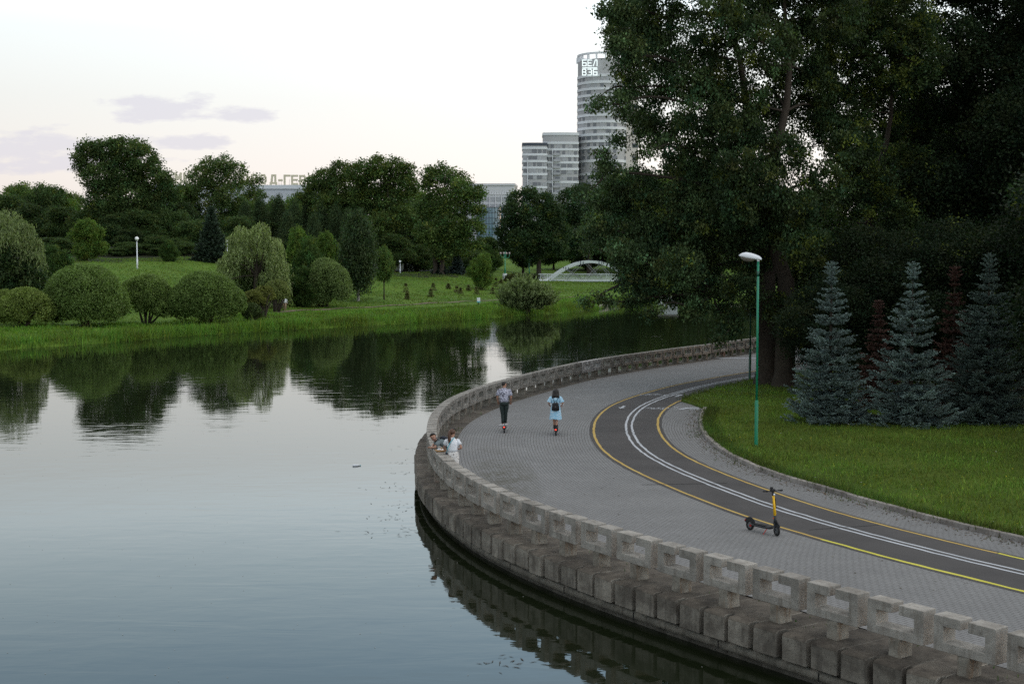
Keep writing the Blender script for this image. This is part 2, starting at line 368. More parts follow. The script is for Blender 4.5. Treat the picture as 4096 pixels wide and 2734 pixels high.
def water_mat():
    m = bpy.data.materials.new('river_water'); m.use_nodes = True; nt = m.node_tree; nt.nodes.clear()
    pos = N(nt, 'ShaderNodeNewGeometry').outputs['Position']
    mp = N(nt, 'ShaderNodeMapping', {'Vector': pos, 'Rotation': (0, 0, R(-28)), 'Scale': (1.0, .62, 1.0)}).outputs[0]
    a = N(nt, 'ShaderNodeTexNoise', {'Vector': mp, 'Scale': .55, 'Detail': 2.5, 'Roughness': .5}).outputs['Fac']
    b = N(nt, 'ShaderNodeTexNoise', {'Vector': mp, 'Scale': 2.6, 'Detail': 3.0, 'Roughness': .55}).outputs['Fac']
    mp2 = N(nt, 'ShaderNodeMapping', {'Vector': pos, 'Rotation': (0, 0, R(-7)), 'Scale': (.42, 1.35, 1.0)}).outputs[0]
    st = N(nt, 'ShaderNodeTexNoise', {'Vector': mp2, 'Scale': 1.0, 'Detail': 3.0, 'Roughness': .5, 'Distortion': .6}).outputs['Fac']
    g = ramp(nt, N(nt, 'ShaderNodeTexNoise', {'Vector': pos, 'Scale': .045, 'Detail': 3.0}).outputs['Fac'], [(.38, .18), (.62, 1.0)])
    h = M_(nt, 'ADD', M_(nt, 'MULTIPLY', a, .006), M_(nt, 'ADD', M_(nt, 'MULTIPLY', M_(nt, 'MULTIPLY', b, g), .0016), M_(nt, 'MULTIPLY', M_(nt, 'MULTIPLY', st, g), .0072)))
    bp = N(nt, 'ShaderNodeBump', {'Height': h, 'Strength': 1.0, 'Distance': 1.0})
    c = mix(nt, ramp(nt, a, [(.35, 0), (.65, 1)]), (.008, .0115, .005), (.010, .0145, .0065))
    p = N(nt, 'ShaderNodeBsdfPrincipled', {'Base Color': c, 'Roughness': .025, 'IOR': 1.34, 'Specular IOR Level': .5, 'Normal': bp.outputs[0]})
    N(nt, 'ShaderNodeOutputMaterial', {'Surface': p.outputs[0]}); return m
MT['water'] = water_mat()
# ---------------------------------------------------------------- plan curves, metres (far end first)
QUAY = np.array([[70.0,134.0],[68.14,133.15],[66.27,132.31],[64.41,131.46],[62.55,130.61],[60.69,129.77],[58.82,128.92],[56.96,128.07],[55.1,127.23],[53.23,126.38],[51.37,125.53],[49.52,124.67],[47.7,123.73],[45.95,122.67],[44.22,121.57],[42.5,120.47],[40.78,119.36],[39.06,118.25],[37.34,117.15],[35.63,116.03],[33.97,114.83],[32.42,113.49],[30.92,112.09],[29.44,110.69],[27.95,109.28],[26.46,107.87],[25.01,106.44],[23.6,104.95],[22.22,103.44],[20.86,101.91],[19.56,100.34],[18.33,98.7],[17.12,97.05],[15.9,95.41],[14.72,93.74],[13.6,92.02],[12.5,90.3],[11.36,88.6],[10.19,86.92],[9.04,85.22],[7.9,83.52],[6.81,81.8],[5.77,80.03],[4.75,78.26],[3.78,76.46],[2.91,74.61],[2.14,72.71],[1.4,70.8],[0.67,68.89],[-0.04,66.97],[-0.7,65.03],[-1.3,63.08],[-1.84,61.1],[-2.29,59.11],[-2.63,57.09],[-2.85,55.06],[-2.96,53.01],[-2.99,50.97],[-2.95,48.92],[-2.83,46.88],[-2.67,44.84],[-2.43,42.81],[-2.07,40.8],[-1.58,38.81],[-0.98,36.85],[-0.25,34.94],[0.62,33.09],[1.62,31.3],[2.71,29.57],[3.86,27.88],[5.03,26.2],[6.21,24.53],[7.4,22.87],[8.59,21.21],[9.79,19.54],[10.99,17.89],[12.19,16.23],[13.4,14.58],[14.6,12.92],[15.81,11.27],[17.03,9.63],[18.26,7.99],[19.48,6.35],[20.71,4.72],[21.94,3.08]])
LANE = np.array([[60.0,121.0],[58.25,119.95],[56.5,118.9],[54.74,117.85],[52.99,116.8],[51.24,115.74],[49.49,114.69],[47.74,113.64],[46.0,112.57],[44.32,111.41],[42.71,110.15],[41.12,108.87],[39.53,107.58],[37.94,106.3],[36.35,105.02],[34.76,103.73],[33.18,102.44],[31.63,101.11],[30.15,99.71],[28.68,98.29],[27.21,96.87],[25.74,95.45],[24.28,94.02],[22.86,92.55],[21.54,90.99],[20.26,89.4],[18.98,87.81],[17.74,86.18],[16.55,84.52],[15.39,82.84],[14.23,81.16],[13.06,79.49],[11.88,77.82],[10.73,76.13],[9.61,74.42],[8.56,72.67],[7.62,70.86],[6.75,69.01],[5.93,67.14],[5.17,65.24],[4.54,63.3],[4.04,61.32],[3.66,59.31],[3.38,57.29],[3.19,55.25],[3.08,53.21],[3.06,51.17],[3.13,49.13],[3.34,47.1],[3.69,45.09],[4.15,43.1],[4.69,41.13],[5.28,39.17],[5.92,37.23],[6.71,35.35],[7.61,33.51],[8.57,31.71],[9.62,29.95],[10.71,28.23],[11.8,26.5],[12.89,24.77],[14.0,23.06],[15.13,21.35],[16.25,19.65],[17.37,17.94],[18.51,16.24],[19.64,14.54],[20.77,12.84],[21.9,11.14]])
KERB = np.array([[8.35,61.2],[8.06,59.67],[7.79,58.13],[7.56,56.58],[7.37,55.03],[7.24,53.48],[7.17,51.92],[7.17,50.35],[7.23,48.79],[7.38,47.24],[7.58,45.69],[7.88,44.16],[8.32,42.66],[8.86,41.19],[9.42,39.74],[9.96,38.27],[10.53,36.82],[11.2,35.41],[11.93,34.03],[12.7,32.67],[13.51,31.33],[14.32,30.0],[15.13,28.66],[15.93,27.32],[16.73,25.98],[17.53,24.64],[18.33,23.3],[19.13,21.95],[19.93,20.61]])
LAWNUP = np.array([[7.9,64.64],[8.42,66.83],[9.21,68.93],[10.17,70.96],[11.21,72.95],[12.61,74.71],[13.86,76.57],[15.07,78.47],[16.28,80.37],[17.58,82.19],[19.02,83.92],[20.46,85.65],[21.9,87.38]])

def resample(P, step):
    d = np.r_[0, np.cumsum(np.linalg.norm(np.diff(P, axis=0), axis=1))]; m = max(int(d[-1] / step), 2); t = np.linspace(0, d[-1], m)
    return np.c_[np.interp(t, d, P[:, 0]), np.interp(t, d, P[:, 1])]
def soften(P, n=6):
    P = P.copy()
    for _ in range(n): P[1:-1] = .5 * P[1:-1] + .25 * (P[:-2] + P[2:])
    return P
def frames(P):
    T = np.gradient(P, axis=0); T /= np.linalg.norm(T, axis=1)[:, None]
    return T, np.c_[-T[:, 1], T[:, 0]]
def strip(name, P, offs, zs, mat, parent=None, uv=False, kind='structure', close=False):
    """sheet (or swept profile) along plan curve P; offs = distances towards the land, zs = heights"""
    T, Nn = frames(P); s = np.r_[0, np.cumsum(np.linalg.norm(np.diff(P, axis=0), axis=1))]; k = np.shape(offs)[-1]; n = len(P)
    offs = np.broadcast_to(np.asarray(offs, float), (n, k)); zs = np.broadcast_to(np.asarray(zs, float), (n, k))
    V = np.zeros((n, k, 3)); V[:, :, :2] = P[:, None, :] + Nn[:, None, :] * offs[:, :, None]; V[:, :, 2] = zs
    i, j = np.meshgrid(np.arange(n - 1), np.arange(k if close else k - 1), indexing='ij'); j2 = (j + 1) % k
    F = np.stack([i * k + j, (i + 1) * k + j, (i + 1) * k + j2, i * k + j2], -1).reshape(-1, 4)
    me = np_mesh(name, V.reshape(-1, 3), F, mat)
    if uv:
        l = me.uv_layers.new(name='UVMap'); U = np.zeros((n, k, 2)); U[:, :, 0] = s[:, None]; U[:, :, 1] = offs
        l.data.foreach_set('uv', U.reshape(-1, 2)[F.ravel()].astype(np.float32).ravel())
    o = link(name, me, parent)
    if kind: o['kind'] = kind
    return o
def in_poly(P, poly):
    x, y = P[:, 0], P[:, 1]; c = np.zeros(len(P), bool); n = len(poly)
    for i in range(n):
        x1, y1 = poly[i]; x2, y2 = poly[(i + 1) % n]
        if y1 == y2: continue
        c ^= ((y1 > y) != (y2 > y)) & (x < (x2 - x1) * (y - y1) / (y2 - y1) + x1)
    return c

QC = soften(resample(QUAY, .5), 8); LC = soften(resample(LANE, .4), 8); KC = resample(KERB, .4)
# ---------------------------------------------------------------- water
wm = MB(); wm.add([(-900, -60, -.9), (900, -60, -.9), (900, 900, -.9), (-900, 900, -.9)], [(0, 1, 2, 3)])
wm.build('river_water', MT['water'])['kind'] = 'structure'

# ---------------------------------------------------------------- the far bank
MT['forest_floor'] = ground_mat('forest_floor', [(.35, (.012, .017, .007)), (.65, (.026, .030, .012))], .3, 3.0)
SHORE_PX = [(-60, 807), (0, 803), (130, 794), (245, 786), (401, 772), (563, 762), (700, 754), (860, 746), (922, 742), (1088, 731), (1188, 724), (1272, 719), (1368, 709.5), (1422, 700), (1470, 696), (1550, 692), (1650, 690), (1800, 690), (2100, 692), (2500, 695), (3200, 700)]
SHORE = np.array([tuple(at_z(x, y, -.9))[:2] for x, y in SHORE_PX])
SHORE = np.vstack([[(-120, -60), (-72, 30)], SHORE, [(400, 215)]])
def shore_dist(P):
    best = np.full(len(P), 1e9); sg = np.ones(len(P))
    for a, b in zip(SHORE[:-1], SHORE[1:]):
        d = b - a; t = np.clip(((P - a) @ d) / (d @ d), 0, 1); q = P - (a + t[:, None] * d); L = np.hypot(q[:, 0], q[:, 1])
        c = d[0] * (P[:, 1] - a[1]) - d[1] * (P[:, 0] - a[0]); m = L < best - 1e-9
        best[m] = L[m]; sg[m] = np.where(c[m] >= 0, 1, -1)
    return best * sg
def bumps(P):
    x, y = P[:, 0], P[:, 1]
    return .12 * np.sin(x * .21 + 1.3 * np.sin(y * .13)) + .10 * np.sin(y * .17 + .7 * np.sin(x * .19)) + .05 * np.sin(x * .6 + y * .45)
def terrain(P):
    P = np.atleast_2d(np.asarray(P, float)); s = shore_dist(P)
    zl = np.interp(s, [-6, 0, 1.0, 17, 30, 52, 76, 140, 300], [-2.6, -.98, -.5, -.32, .35, 2.6, 4.75, 6.5, 8])
    zm = np.interp(s, [-6, 0, 1.0, 17, 30, 47, 75, 110, 180, 300], [-2.6, -.98, -.5, -.32, .15, 1.5, 2.0, 2.0, 4, 7])
    zr = np.interp(s, [-6, 0, 1.0, 17, 40, 110, 150, 210, 300], [-2.6, -.98, -.5, -.32, -.2, -.05, .6, 3.2, 6])
    px = 1174.5 + 3262.6 * P[:, 0] / np.maximum(P[:, 1], 20.0)
    a = np.clip((px - 420) / 400, 0, 1); b = np.clip((px - 1020) / 200, 0, 1); a = a * a * (3 - 2 * a); b = b * b * (3 - 2 * b)
    return (zl * (1 - a) + zm * a) * (1 - b) + zr * b + bumps(P) * np.clip((s - 1) / 12, 0, 1)
def ground_z(x, y): return float(terrain([(x, y)])[0])
def hit(px, py, d0=90.0, d1=700.0):
    """where a drawing-unit ray first meets the far bank"""
    D = np.linspace(d0, d1, 1800); r = ray(px, py); t = D / r.y
    g = terrain(np.c_[r.x * t, D]); k = np.argmax(HC + r.z * t <= g)
    return Vector((r.x * t[k], D[k], g[k]))
gx = np.r_[np.linspace(-620, -150, 24)[:-1], np.arange(-150, 150, 2.5), np.linspace(150, 620, 24)]
gy = np.r_[np.arange(-60, 80, 10.), np.arange(80, 330, 2.0), np.linspace(330, 1100, 60)]
GX, GY = np.meshgrid(gx, gy); P = np.c_[GX.ravel(), GY.ravel()]; Zt = terrain(P); Zt[P[:, 1] > 500] += 0
ny, nx = GX.shape; i, j = np.meshgrid(np.arange(ny - 1), np.arange(nx - 1), indexing='ij')
F = np.stack([i * nx + j, i * nx + j + 1, (i + 1) * nx + j + 1, (i + 1) * nx + j], -1).reshape(-1, 4)
sdP = shore_dist(P); F = F[sdP[F].max(1) > -5]
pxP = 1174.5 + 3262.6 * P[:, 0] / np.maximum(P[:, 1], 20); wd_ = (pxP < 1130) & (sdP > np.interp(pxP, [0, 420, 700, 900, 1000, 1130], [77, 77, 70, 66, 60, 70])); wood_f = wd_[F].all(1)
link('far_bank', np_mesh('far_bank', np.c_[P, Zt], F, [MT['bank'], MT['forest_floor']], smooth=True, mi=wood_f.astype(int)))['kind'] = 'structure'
# worn foot path along the bank
pp = np.array([tuple(hit(x, y))[:2] for x, y in ((560, 722), (650, 716), (720, 711), (800, 706), (880, 702), (960, 698), (1040, 693), (1110, 689.5), (1180, 686.5), (1250, 683), (1330, 680))])
pp = soften(resample(pp, 1.0), 10); T_, N_ = frames(pp); rr = np.random.default_rng(4)
wl = .32 + .2 * np.sin(np.arange(len(pp)) * .9) * rr.random(len(pp)); PV = []
for k in (-1, 0, 1):
    q = pp + N_ * (wl * k * 1.3)[:, None]; PV.append(np.c_[q, terrain(q) + .05])
PV = np.stack(PV, 1); n = len(pp); i, j = np.meshgrid(np.arange(n - 1), np.arange(2), indexing='ij')
link('foot_path', np_mesh('foot_path', PV.reshape(-1, 3), np.stack([i * 3 + j, i * 3 + j + 1, (i + 1) * 3 + j + 1, (i + 1) * 3 + j], -1).reshape(-1, 4), MT['path']))['kind'] = 'structure'

# ---------------------------------------------------------------- near land: soil, paving, bike lane, lawn
def far_tail(P, ext): return [tuple(p) for p in P] + ext
T_, N_ = frames(QC)
gb = (QC + N_ * .6)
ng = MB(); ng.add([(x, y, -.06) for x, y in gb] + [(260, -30, -.06), (260, 134, -.06)], [tuple(range(len(gb) + 2))])
ng.build('ground', MT['soil'])['kind'] = 'structure'
strip('promenade_paving', QC, np.r_[.97, np.arange(1.7, 12.6, .9)], 0.0, MT['paving'], uv=True)
strip('bike_lane', LC, [-.17, .8, 1.8, 2.66], .004, MT['asphalt'])
rng = np.random.default_rng(3)
def line(name, P, off, w, mat, jit=.006):
    n = len(P); w_ = rng.normal(0, jit, n); e = np.c_[off - w / 2 + w_, off + w / 2 + w_ + rng.normal(0, jit * .6, n)]
    return strip(name, P, e, .008, mat)
iy = LC[:, 1] < 66.5
nr = LC[:, 1] < 34.2; nr2 = LC[:, 1] < 31.6
i1 = int(np.argmax(nr)); i2 = int(np.argmax(nr2)); i0 = int(np.argmax(iy))
line('yellow_edge_line', LC[:i1 + 2], 0.0, .09, MT['yellow_line']); line('yellow_edge_line', LC[i0:i2 + 2], 2.50, .09, MT['yellow_line'])
line('lemon_edge_line', LC[i1 + 1:], 0.0, .11, MT['lemon_line'], .012); line('lemon_edge_line', LC[i2 + 1:], 2.50, .09, MT['lemon_line'], .012)
line('white_centre_line', LC, 1.25, .085, MT['white_line'], .009); line('white_centre_line', LC, 1.49, .085, MT['white_line'], .009)
# expansion seam across the lane
seam = MB(); p0 = at_z(1205, 879 + 0, .006)
a0, a1 = at_z(1405 + 60, 1096, .0065), at_z(1785, 1090, .0065)
a0 = np.array(at_z(1472, 1111.5)); a1 = np.array(at_z(1668, 1108)); dv = (a1 - a0)[:2]; nv = np.array((-dv[1], dv[0])); nv /= np.linalg.norm(nv)
seam.add([(*(a0[:2] - nv * .02), .010), (*(a1[:2] - nv * .02), .010), (*(a1[:2] + nv * .02), .010), (*(a0[:2] + nv * .02), .010)], [(0, 1, 2, 3)])
a0 = np.array(at_z(1856, 1215)); a1 = np.array(at_z(2016, 1204)); dv = (a1 - a0)[:2]; nv = np.array((-dv[1], dv[0])); nv /= np.linalg.norm(nv)
seam.add([(*(a0[:2] - nv * .014), .010), (*(a1[:2] - nv * .014), .010), (*(a1[:2] + nv * .014), .010), (*(a0[:2] + nv * .014), .010)], [(0, 1, 2, 3)])
seam.build('asphalt_seam', pmat('tar_seam', (.02, .02, .02), .7))['kind'] = 'structure'

# lawn with its own rim, between kerb, lane and trees
ti = [tuple(p) for p in (LC + frames(LC)[1] * 2.62)[(LC[:, 1] > 65.2)]]
lawn_edge = [tuple(p + n * .10) for p, n in zip(KC, frames(KC)[1])][::-1] + [(8.25, 61.9), (8.05, 63.2)] + ti[::-1] + [(150, 160), (150, 15)]
lm = MB(); lm.poly(lawn_edge, -.05, .085)
lm.build('lawn', MT['turf'])['kind'] = 'structure'

# ---------------------------------------------------------------- painted marks on the lane
def plan_frame(px, py):
    p = at_z(px, py)
    k = np.argmin(np.hypot(LC[:, 0] - p.x, LC[:, 1] - p.y)); t = frames(LC)[0][k]
    return np.array((p.x, p.y)), t, np.array((-t[1], t[0]))
def flat_mark(name, polys, org, ax, ay, mat, z=.009):
    m = MB()
    for pl in polys:
        q = [org + ax * a + ay * b for a, b in pl]; m.add([(x, y, z) for x, y in q], [tuple(range(len(q)))])
    o = m.build(name, mat, recalc=False); o['kind'] = 'structure'; return o
def seg(a, b, w):
    a = np.array(a, float); b = np.array(b, float); d = (b - a) / np.linalg.norm(b - a); n = np.array((-d[1], d[0])) * w / 2
    return [a - n, b - n, b + n, a + n]
def ringseg(c, r, w, n=18): return [seg((c[0] + r * math.cos(2 * math.pi * i / n), c[1] + r * math.sin(2 * math.pi * i / n)), (c[0] + r * math.cos(2 * math.pi * (i + 1) / n), c[1] + r * math.sin(2 * math.pi * (i + 1) / n)), w) for i in range(n)]
ARROW = [[(-.5, -.06), (.15, -.06), (.15, .06), (-.5, .06)], [(.15, -.17), (.55, 0), (.15, .17)]]
BIKE = ringseg((-.42, 0), .27, .06) + ringseg((.42, 0), .27, .06) + [seg(a, b, .06) for a, b in (((-.42, 0), (-.18, .45)), ((-.18, .45), (.3, .45)), ((.3, .45), (0, 0)), ((0, 0), (-.18, .45)), ((0, 0), (-.42, 0)), ((.42, 0), (.3, .62)), ((.3, .62), (.45, .66)), ((-.26, .55), (-.08, .55)))]
o, t, n = plan_frame(1428, 933.5); flat_mark('arrow_marking', ARROW, o, t, n, MT['white_line'])
o, t, n = plan_frame(1556, 907.5); flat_mark('arrow_marking', ARROW, o, -t, n, MT['white_line'])
ex, ey = np.array((1., 0)), np.array((0, 1.))
for (bx, by, sgn) in ((1497, 905.5, 1), (1503, 935.5, -1)):
    p = at_z(bx, by); flat_mark('bicycle_marking', BIKE, np.array((p.x, p.y)), ex * .86, ey * .8 * sgn, MT['white_line'])
p = at_z(1580, 936.5)
PED = [[(-.55, -.35), (-.3, -.4), (-.1, -.1), (.45, -.12), (.45, .06), (.1, .08), (-.05, .28), (-.3, .3), (-.12, .08), (-.3, .0)], [(-.62, .22), (-.42, .22), (-.42, .4), (-.62, .4)], [(.05, .2), (.5, .22), (.5, .4), (.1, .38)], [(.0, -.45), (.4, -.4), (.38, -.25), (.02, -.3)]]
flat_mark('walker_marking', PED, np.array((p.x, p.y)), ex, ey, MT['white_line'])
p = at_z(1690, 821)
flat_mark('faded_marking', [[(-1.6, -.3), (1.4, -.5), (1.9, .1), (-.8, .5)]], np.array((p.x, p.y)), ex, ey, pmat('faded_paint', (.30, .31, .34), .85, noise=.35, scale=2.5), .006)

# ---------------------------------------------------------------- kerb stones
sk = np.r_[0, np.cumsum(np.linalg.norm(np.diff(KC, axis=0), axis=1))]
kvar = []
for k in range(3):
    m = MB(); m.box((0, 0, .0), (.965, .15, .25)); kvar.append(m.mesh('kerb_stone', MT['stone']))
at = 0.0; first = True
while at < sk[-1] - 1:
    c = np.array([np.interp(at + .49, sk, KC[:, q]) for q in (0, 1)]); e = np.array([np.interp(at + .98, sk, KC[:, q]) for q in (0, 1)]) - np.array([np.interp(at, sk, KC[:, q]) for q in (0, 1)])
    o = link('kerb_stone', kvar[random.Random(int(at * 10)).randrange(3)])
    r_ = random.Random(int(at * 7))
    o.location = (c[0], c[1], .0 + r_.uniform(-.015, .015)); o.rotation_euler = (r_.uniform(-.03, .03), r_.uniform(-.01, .01), math.atan2(e[1], e[0]) + r_.uniform(-.015, .015))
    bv = o.modifiers.new('bevel', 'BEVEL'); bv.width = .012
    tag(o, 'rough granite kerb stone between the paving and the near lawn', 'kerb stone', 'kerb stones along the near lawn')
    at += 1.0

# ---------------------------------------------------------------- quay: wall, blocks, railing
sq = np.r_[0, np.cumsum(np.linalg.norm(np.diff(QC, axis=0), axis=1))]
def q_at(s):
    p = np.array([np.interp(s, sq, QC[:, 0]), np.interp(s, sq, QC[:, 1])])
    t = np.array([np.interp(s + .4, sq, QC[:, 0]) - np.interp(s - .4, sq, QC[:, 0]), np.interp(s + .4, sq, QC[:, 1]) - np.interp(s - .4, sq, QC[:, 1])]); t /= np.linalg.norm(t)
    return p, t, np.array((-t[1], t[0]))
QW = resample(QUAY, 1.0)
wall = thing('quay_wall', 'stained concrete river wall at the waterline under the overhanging quay blocks', 'wall')
strip('wall_face', QC, [.9, -.10, -.10, -.10, .9], [-.2, -.2, -.6, -2.2, -2.2], MT['wall'], wall, kind=None)
strip('lower_ledge', QC, [-.12, -.24, -.27, -.27, -.11], [-.60, -.60, -.63, -.745, -.775], MT['ledge'], wall, kind=None)
# dark joints in the lower ledge
jm = MB()
for s in np.arange(30, sq[-1] - 4, 2.6):
    p, t, n = q_at(s); c = p - n * .265; jm.box((c[0], c[1], -.69), (.03, .02, .15), math.atan2(t[1], t[0]))
jm.build('ledge_joint', pmat('dark_joint', (.012, .011, .010), .9), wall)

def quay_block_mesh(seed):
    r = random.Random(seed); w = .60 + r.uniform(-.015, .012); f = r.uniform(-.02, .02); h = .52 + r.uniform(-.02, .02)
    m = MB(); x = .318; y0 = -.17 + r.uniform(-.01, .01); tx = .272 + r.uniform(-.02, .014); c = .04; sh = r.uniform(-.02, .02)
    def ext(prof, xa, xb, top):
        V = [(xa, a, b) for a, b in prof] + [(xb, a, b) for a, b in prof]; k = len(prof); o = len(m.f)
        m.add(V, [tuple(range(k)), tuple(range(2 * k - 1, k - 1, -1))] + [(i, i + k, (i + 1) % k + k, (i + 1) % k) for i in range(k)])
        for t in top: m.m[o + 2 + t] = 1
    ext([(.97, -.004), (y0, -.014), (y0, -.17), (.97, -.17)], -x, x, (0,))
    ext([(y0 + .02, -.010), (-.42 + c + f, -.020), (-.42 + f, -.020 - c), (-.42 + f + r.uniform(-.01, .01), -h), (-.125, -h), (-.125, -.20), (y0 + .02, -.20)], -tx + sh, tx + sh, (0, 1))
    return m.mesh('quay_block', [MT['quay'], MT['quay_top']])
QB = [quay_block_mesh(k) for k in range(6)]
def pitch_at(s): return float(np.interp(q_at(s)[0][1], [19, 30, 40, 46], [1.43, 1.39, 1.34, 1.30]))
s = 24.0; k = 0
while s < sq[-1] - 1:
    p, t, n = q_at(s); r = random.Random(k); pk = pitch_at(s) / 1.30
    o = link('quay_block', QB[r.randrange(6)])
    o.location = (p[0], p[1], r.uniform(-.012, .004)); o.rotation_euler = (r.uniform(-.008, .008), r.uniform(-.008, .008), math.atan2(t[1], t[0]) + r.uniform(-.012, .012))
    bv = o.modifiers.new('bevel', 'BEVEL'); bv.width = .009; bv.segments = 1
    tag(o, 'dark weathered concrete block overhanging the water at the quay edge', 'quay block', 'concrete blocks along the quay edge')
    o.scale = (pk, 1, 1); s += .65 * pk; k += 1

def rail_mesh(seed):
    r = random.Random(seed); L = 1.10; d = .335; z0, z1 = .325, .92; x = L / 2; g = .072; col = .18; hb, ht = .485, .745
    m = MB()
    out = [(-x, z0), (x, z0), (x, z1), (g, z1), (g, ht), (x - col, ht), (x - col, hb), (-x + col, hb), (-x + col, ht), (-g, ht), (-g, z1), (-x, z1)]
    n = len(out); V = [(a, 0, b) for a, b in out] + [(a, d, b) for a, b in out]
    # front and back as quads so that nothing spans the hole
    def fc(o_):
        base = [[0, 1, 6, 7], [1, 2, 5, 6], [2, 3, 4, 5], [7, 8, 11, 0], [8, 9, 10, 11]]
        return [tuple(i + o_ for i in (q if o_ == 0 else q[::-1])) for q in base]
    m.add(V, fc(0) + fc(n) + [(i, i + n, (i + 1) % n + n, (i + 1) % n) for i in range(n)])
    return m
def rail_module(seed, pale=False):
    b = rail_mesh(seed).mesh('railing_body', MT['rail_pale'] if pale else MT['rail'])
    bm = bmesh.new(); bm.from_mesh(b); bmesh.ops.recalc_face_normals(bm, faces=bm.faces); bm.to_mesh(b); bm.free()
    return b
RB, RP = rail_module(0), rail_module(1, True)
def foot_mesh(seed):
    r = random.Random(seed); m = MB()
    P0 = [(-.125, .01), (.125, .0), (.125, .32), (-.125, .325)]; rings = []
    for z in (-.03, .02, .12, .23, .327):
        e = .05 * max(0, .1 - z) / .1 if seed % 2 else 0
        rings.append([(a * (1 + e * 2) + r.uniform(-.006, .006), b + r.uniform(-.008, .008), z) for a, b in P0])
    V = [p for q in rings for p in q]; F = [(i * 4 + j, i * 4 + (j + 1) % 4, (i + 1) * 4 + (j + 1) % 4, (i + 1) * 4 + j) for i in range(4) for j in range(4)]
    m.add(V, F + [(3, 2, 1, 0), (16, 17, 18, 19)]); return m.mesh('footing', MT['brick'] if seed == 3 else MT['post'])
FT = [foot_mesh(k) for k in range(4)]
k0 = np.argmin(np.hypot(QC[:, 0] - 6.25, QC[:, 1] - 24.47)); s = sq[k0] + .70
while s > 20: s -= pitch_at(s)
k = 0
PALE = {}
while s < sq[-1] - 3:
    p, t, n = q_at(s)
    if s > 20 and p[1] > 14:
        pale = abs(p[0] - 4.1) < .36 and p[1] > 70
        r = random.Random(k * 3 + 1)
        e = thing('railing_block', 'whitish clean railing block among darker brown ones beyond the scooter riders' if pale else 'grey brown concrete railing block with a square hole on the curved quay',
                  'railing block', (p[0], p[1], -.01), math.atan2(t[1], t[0]) + r.uniform(-.008, .008), 'concrete railing blocks')
        bo = link('railing_body', RP if pale else RB, e); bo.scale = (pitch_at(s) / 1.3, 1, 1); bo.location = (r.uniform(-.006, .006), r.uniform(-.01, .01), r.uniform(-.006, .006))
        bv = bo.modifiers.new('bevel', 'BEVEL'); bv.width = .012; bv.segments = 2; bv.limit_method = 'ANGLE'
        fk = r.choice((0, 1, 2, 0, 1, 2, 0, 1, 2, 3)); fo = link('footing', FT[fk], e)
        if fk == 3: fo['label'] = 'footing with brownish red brick showing through'
    s += pitch_at(s) * .5 + pitch_at(s + 1.35) * .5; k += 1
# ---------------------------------------------------------------- foliage builders (numpy)
def unit(v): return v / np.maximum(np.linalg.norm(v, axis=-1, keepdims=True), 1e-9)
def leaf_quads(Pc, size, rng, up=.35, elong=1.6, along=None, svar=.35):
    n = len(Pc); Nr = rng.normal(size=(n, 3)); Nr[:, 2] += up * 2; Nr = unit(Nr)
    A = rng.normal(size=(n, 3)) if along is None else along + rng.normal(size=(n, 3)) * .25
    T = unit(A - Nr * (A * Nr).sum(1, keepdims=True)); B = np.cross(Nr, T)
    L = (size * (1 - svar + 2 * svar * rng.random(n)))[:, None] * .5; Wd = L / elong
    V = np.stack([Pc - T * L, Pc + B * Wd - T * L * .1, Pc + T * L, Pc - B * Wd - T * L * .1], 1)
    return V.reshape(-1, 3)
def tints(n_cl, per, col, rng, lum=.28, hue=.18, alt=None, altp=0.0):
    f = np.exp(rng.normal(0, lum, n_cl)); h = rng.normal(0, hue, n_cl)
    c = np.array(col)[None, :] * f[:, None]; c[:, 0] *= np.exp(h * .8); c[:, 2] *= np.exp(-h * .5)
    if alt is not None:
        m = rng.random(n_cl) < altp; c[m] = np.array(alt) * f[m][:, None]
    c = np.repeat(c, per, 0) * np.exp(rng.normal(0, .14, n_cl * per))[:, None]
    return np.clip(c, 0, 1)
def lobe_points(c, r, n, rng, lo=.45, flat=1.0):
    d = unit(rng.normal(size=(n, 3))); q = lo + (1 - lo) * rng.random(n) ** .6
    return np.array(c) + d * q[:, None] * np.array(r)
def tube_np(pts, rad, n=6):
    m = MB(); m.loft(pts, rad, n, cap=False); return m
def crown_mesh(name, lobes, size, rng, col, dens=1.0, cl=.5, per=26, elong=1.6, up=.35, alt=None, altp=0.0, lum=.26, hue=.18, hang=0.0, mat=None, thick=4.8):
    """lobes: list of (centre, radii); leaves sit in small sprays over each lobe's shell and inside it"""
    C = []
    for c, r in lobes:
        rm = (r[0] * r[1] * r[2]) ** (1 / 3); n = max(int(dens * thick * rm * rm * 2.3 / (cl * cl)), 5)
        C.append(lobe_points(c, r, n, rng))
    C = np.vstack(C); K = len(C)
    sp = rng.normal(size=(K, per, 3)) * cl * np.array((.62, .62, .48))
    if hang: sp[:, :, 2] -= hang * cl * rng.random((K, per)) ** 1.5 * 2
    Pc = (C[:, None, :] + sp).reshape(-1, 3)
    al = None
    if hang: al = np.tile(np.array((0, 0, -1.0)), (len(Pc), 1))
    V = leaf_quads(Pc, size, rng, up, elong, al)
    return np_mesh(name, V, np.arange(len(V)).reshape(-1, 4), mat or MT['leaf'], tints(K, per, col, rng, lum, hue, alt, altp)), C
def limb(m, a, b, r0, r1, rng, sag=.12, n=5, k=6):
    a = Vector(a); b = Vector(b); L = (b - a).length; pts = []; rr = []
    off = Vector(rng.normal(size=3)) * L * .06
    for i in range(n + 1):
        t = i / n; p = a.lerp(b, t) + off * math.sin(math.pi * t); p.z += math.sin(math.pi * t) * L * sag
        pts.append(p); rr.append(r0 + (r1 - r0) * t)
    m.loft(pts, rr, k, cap=False)
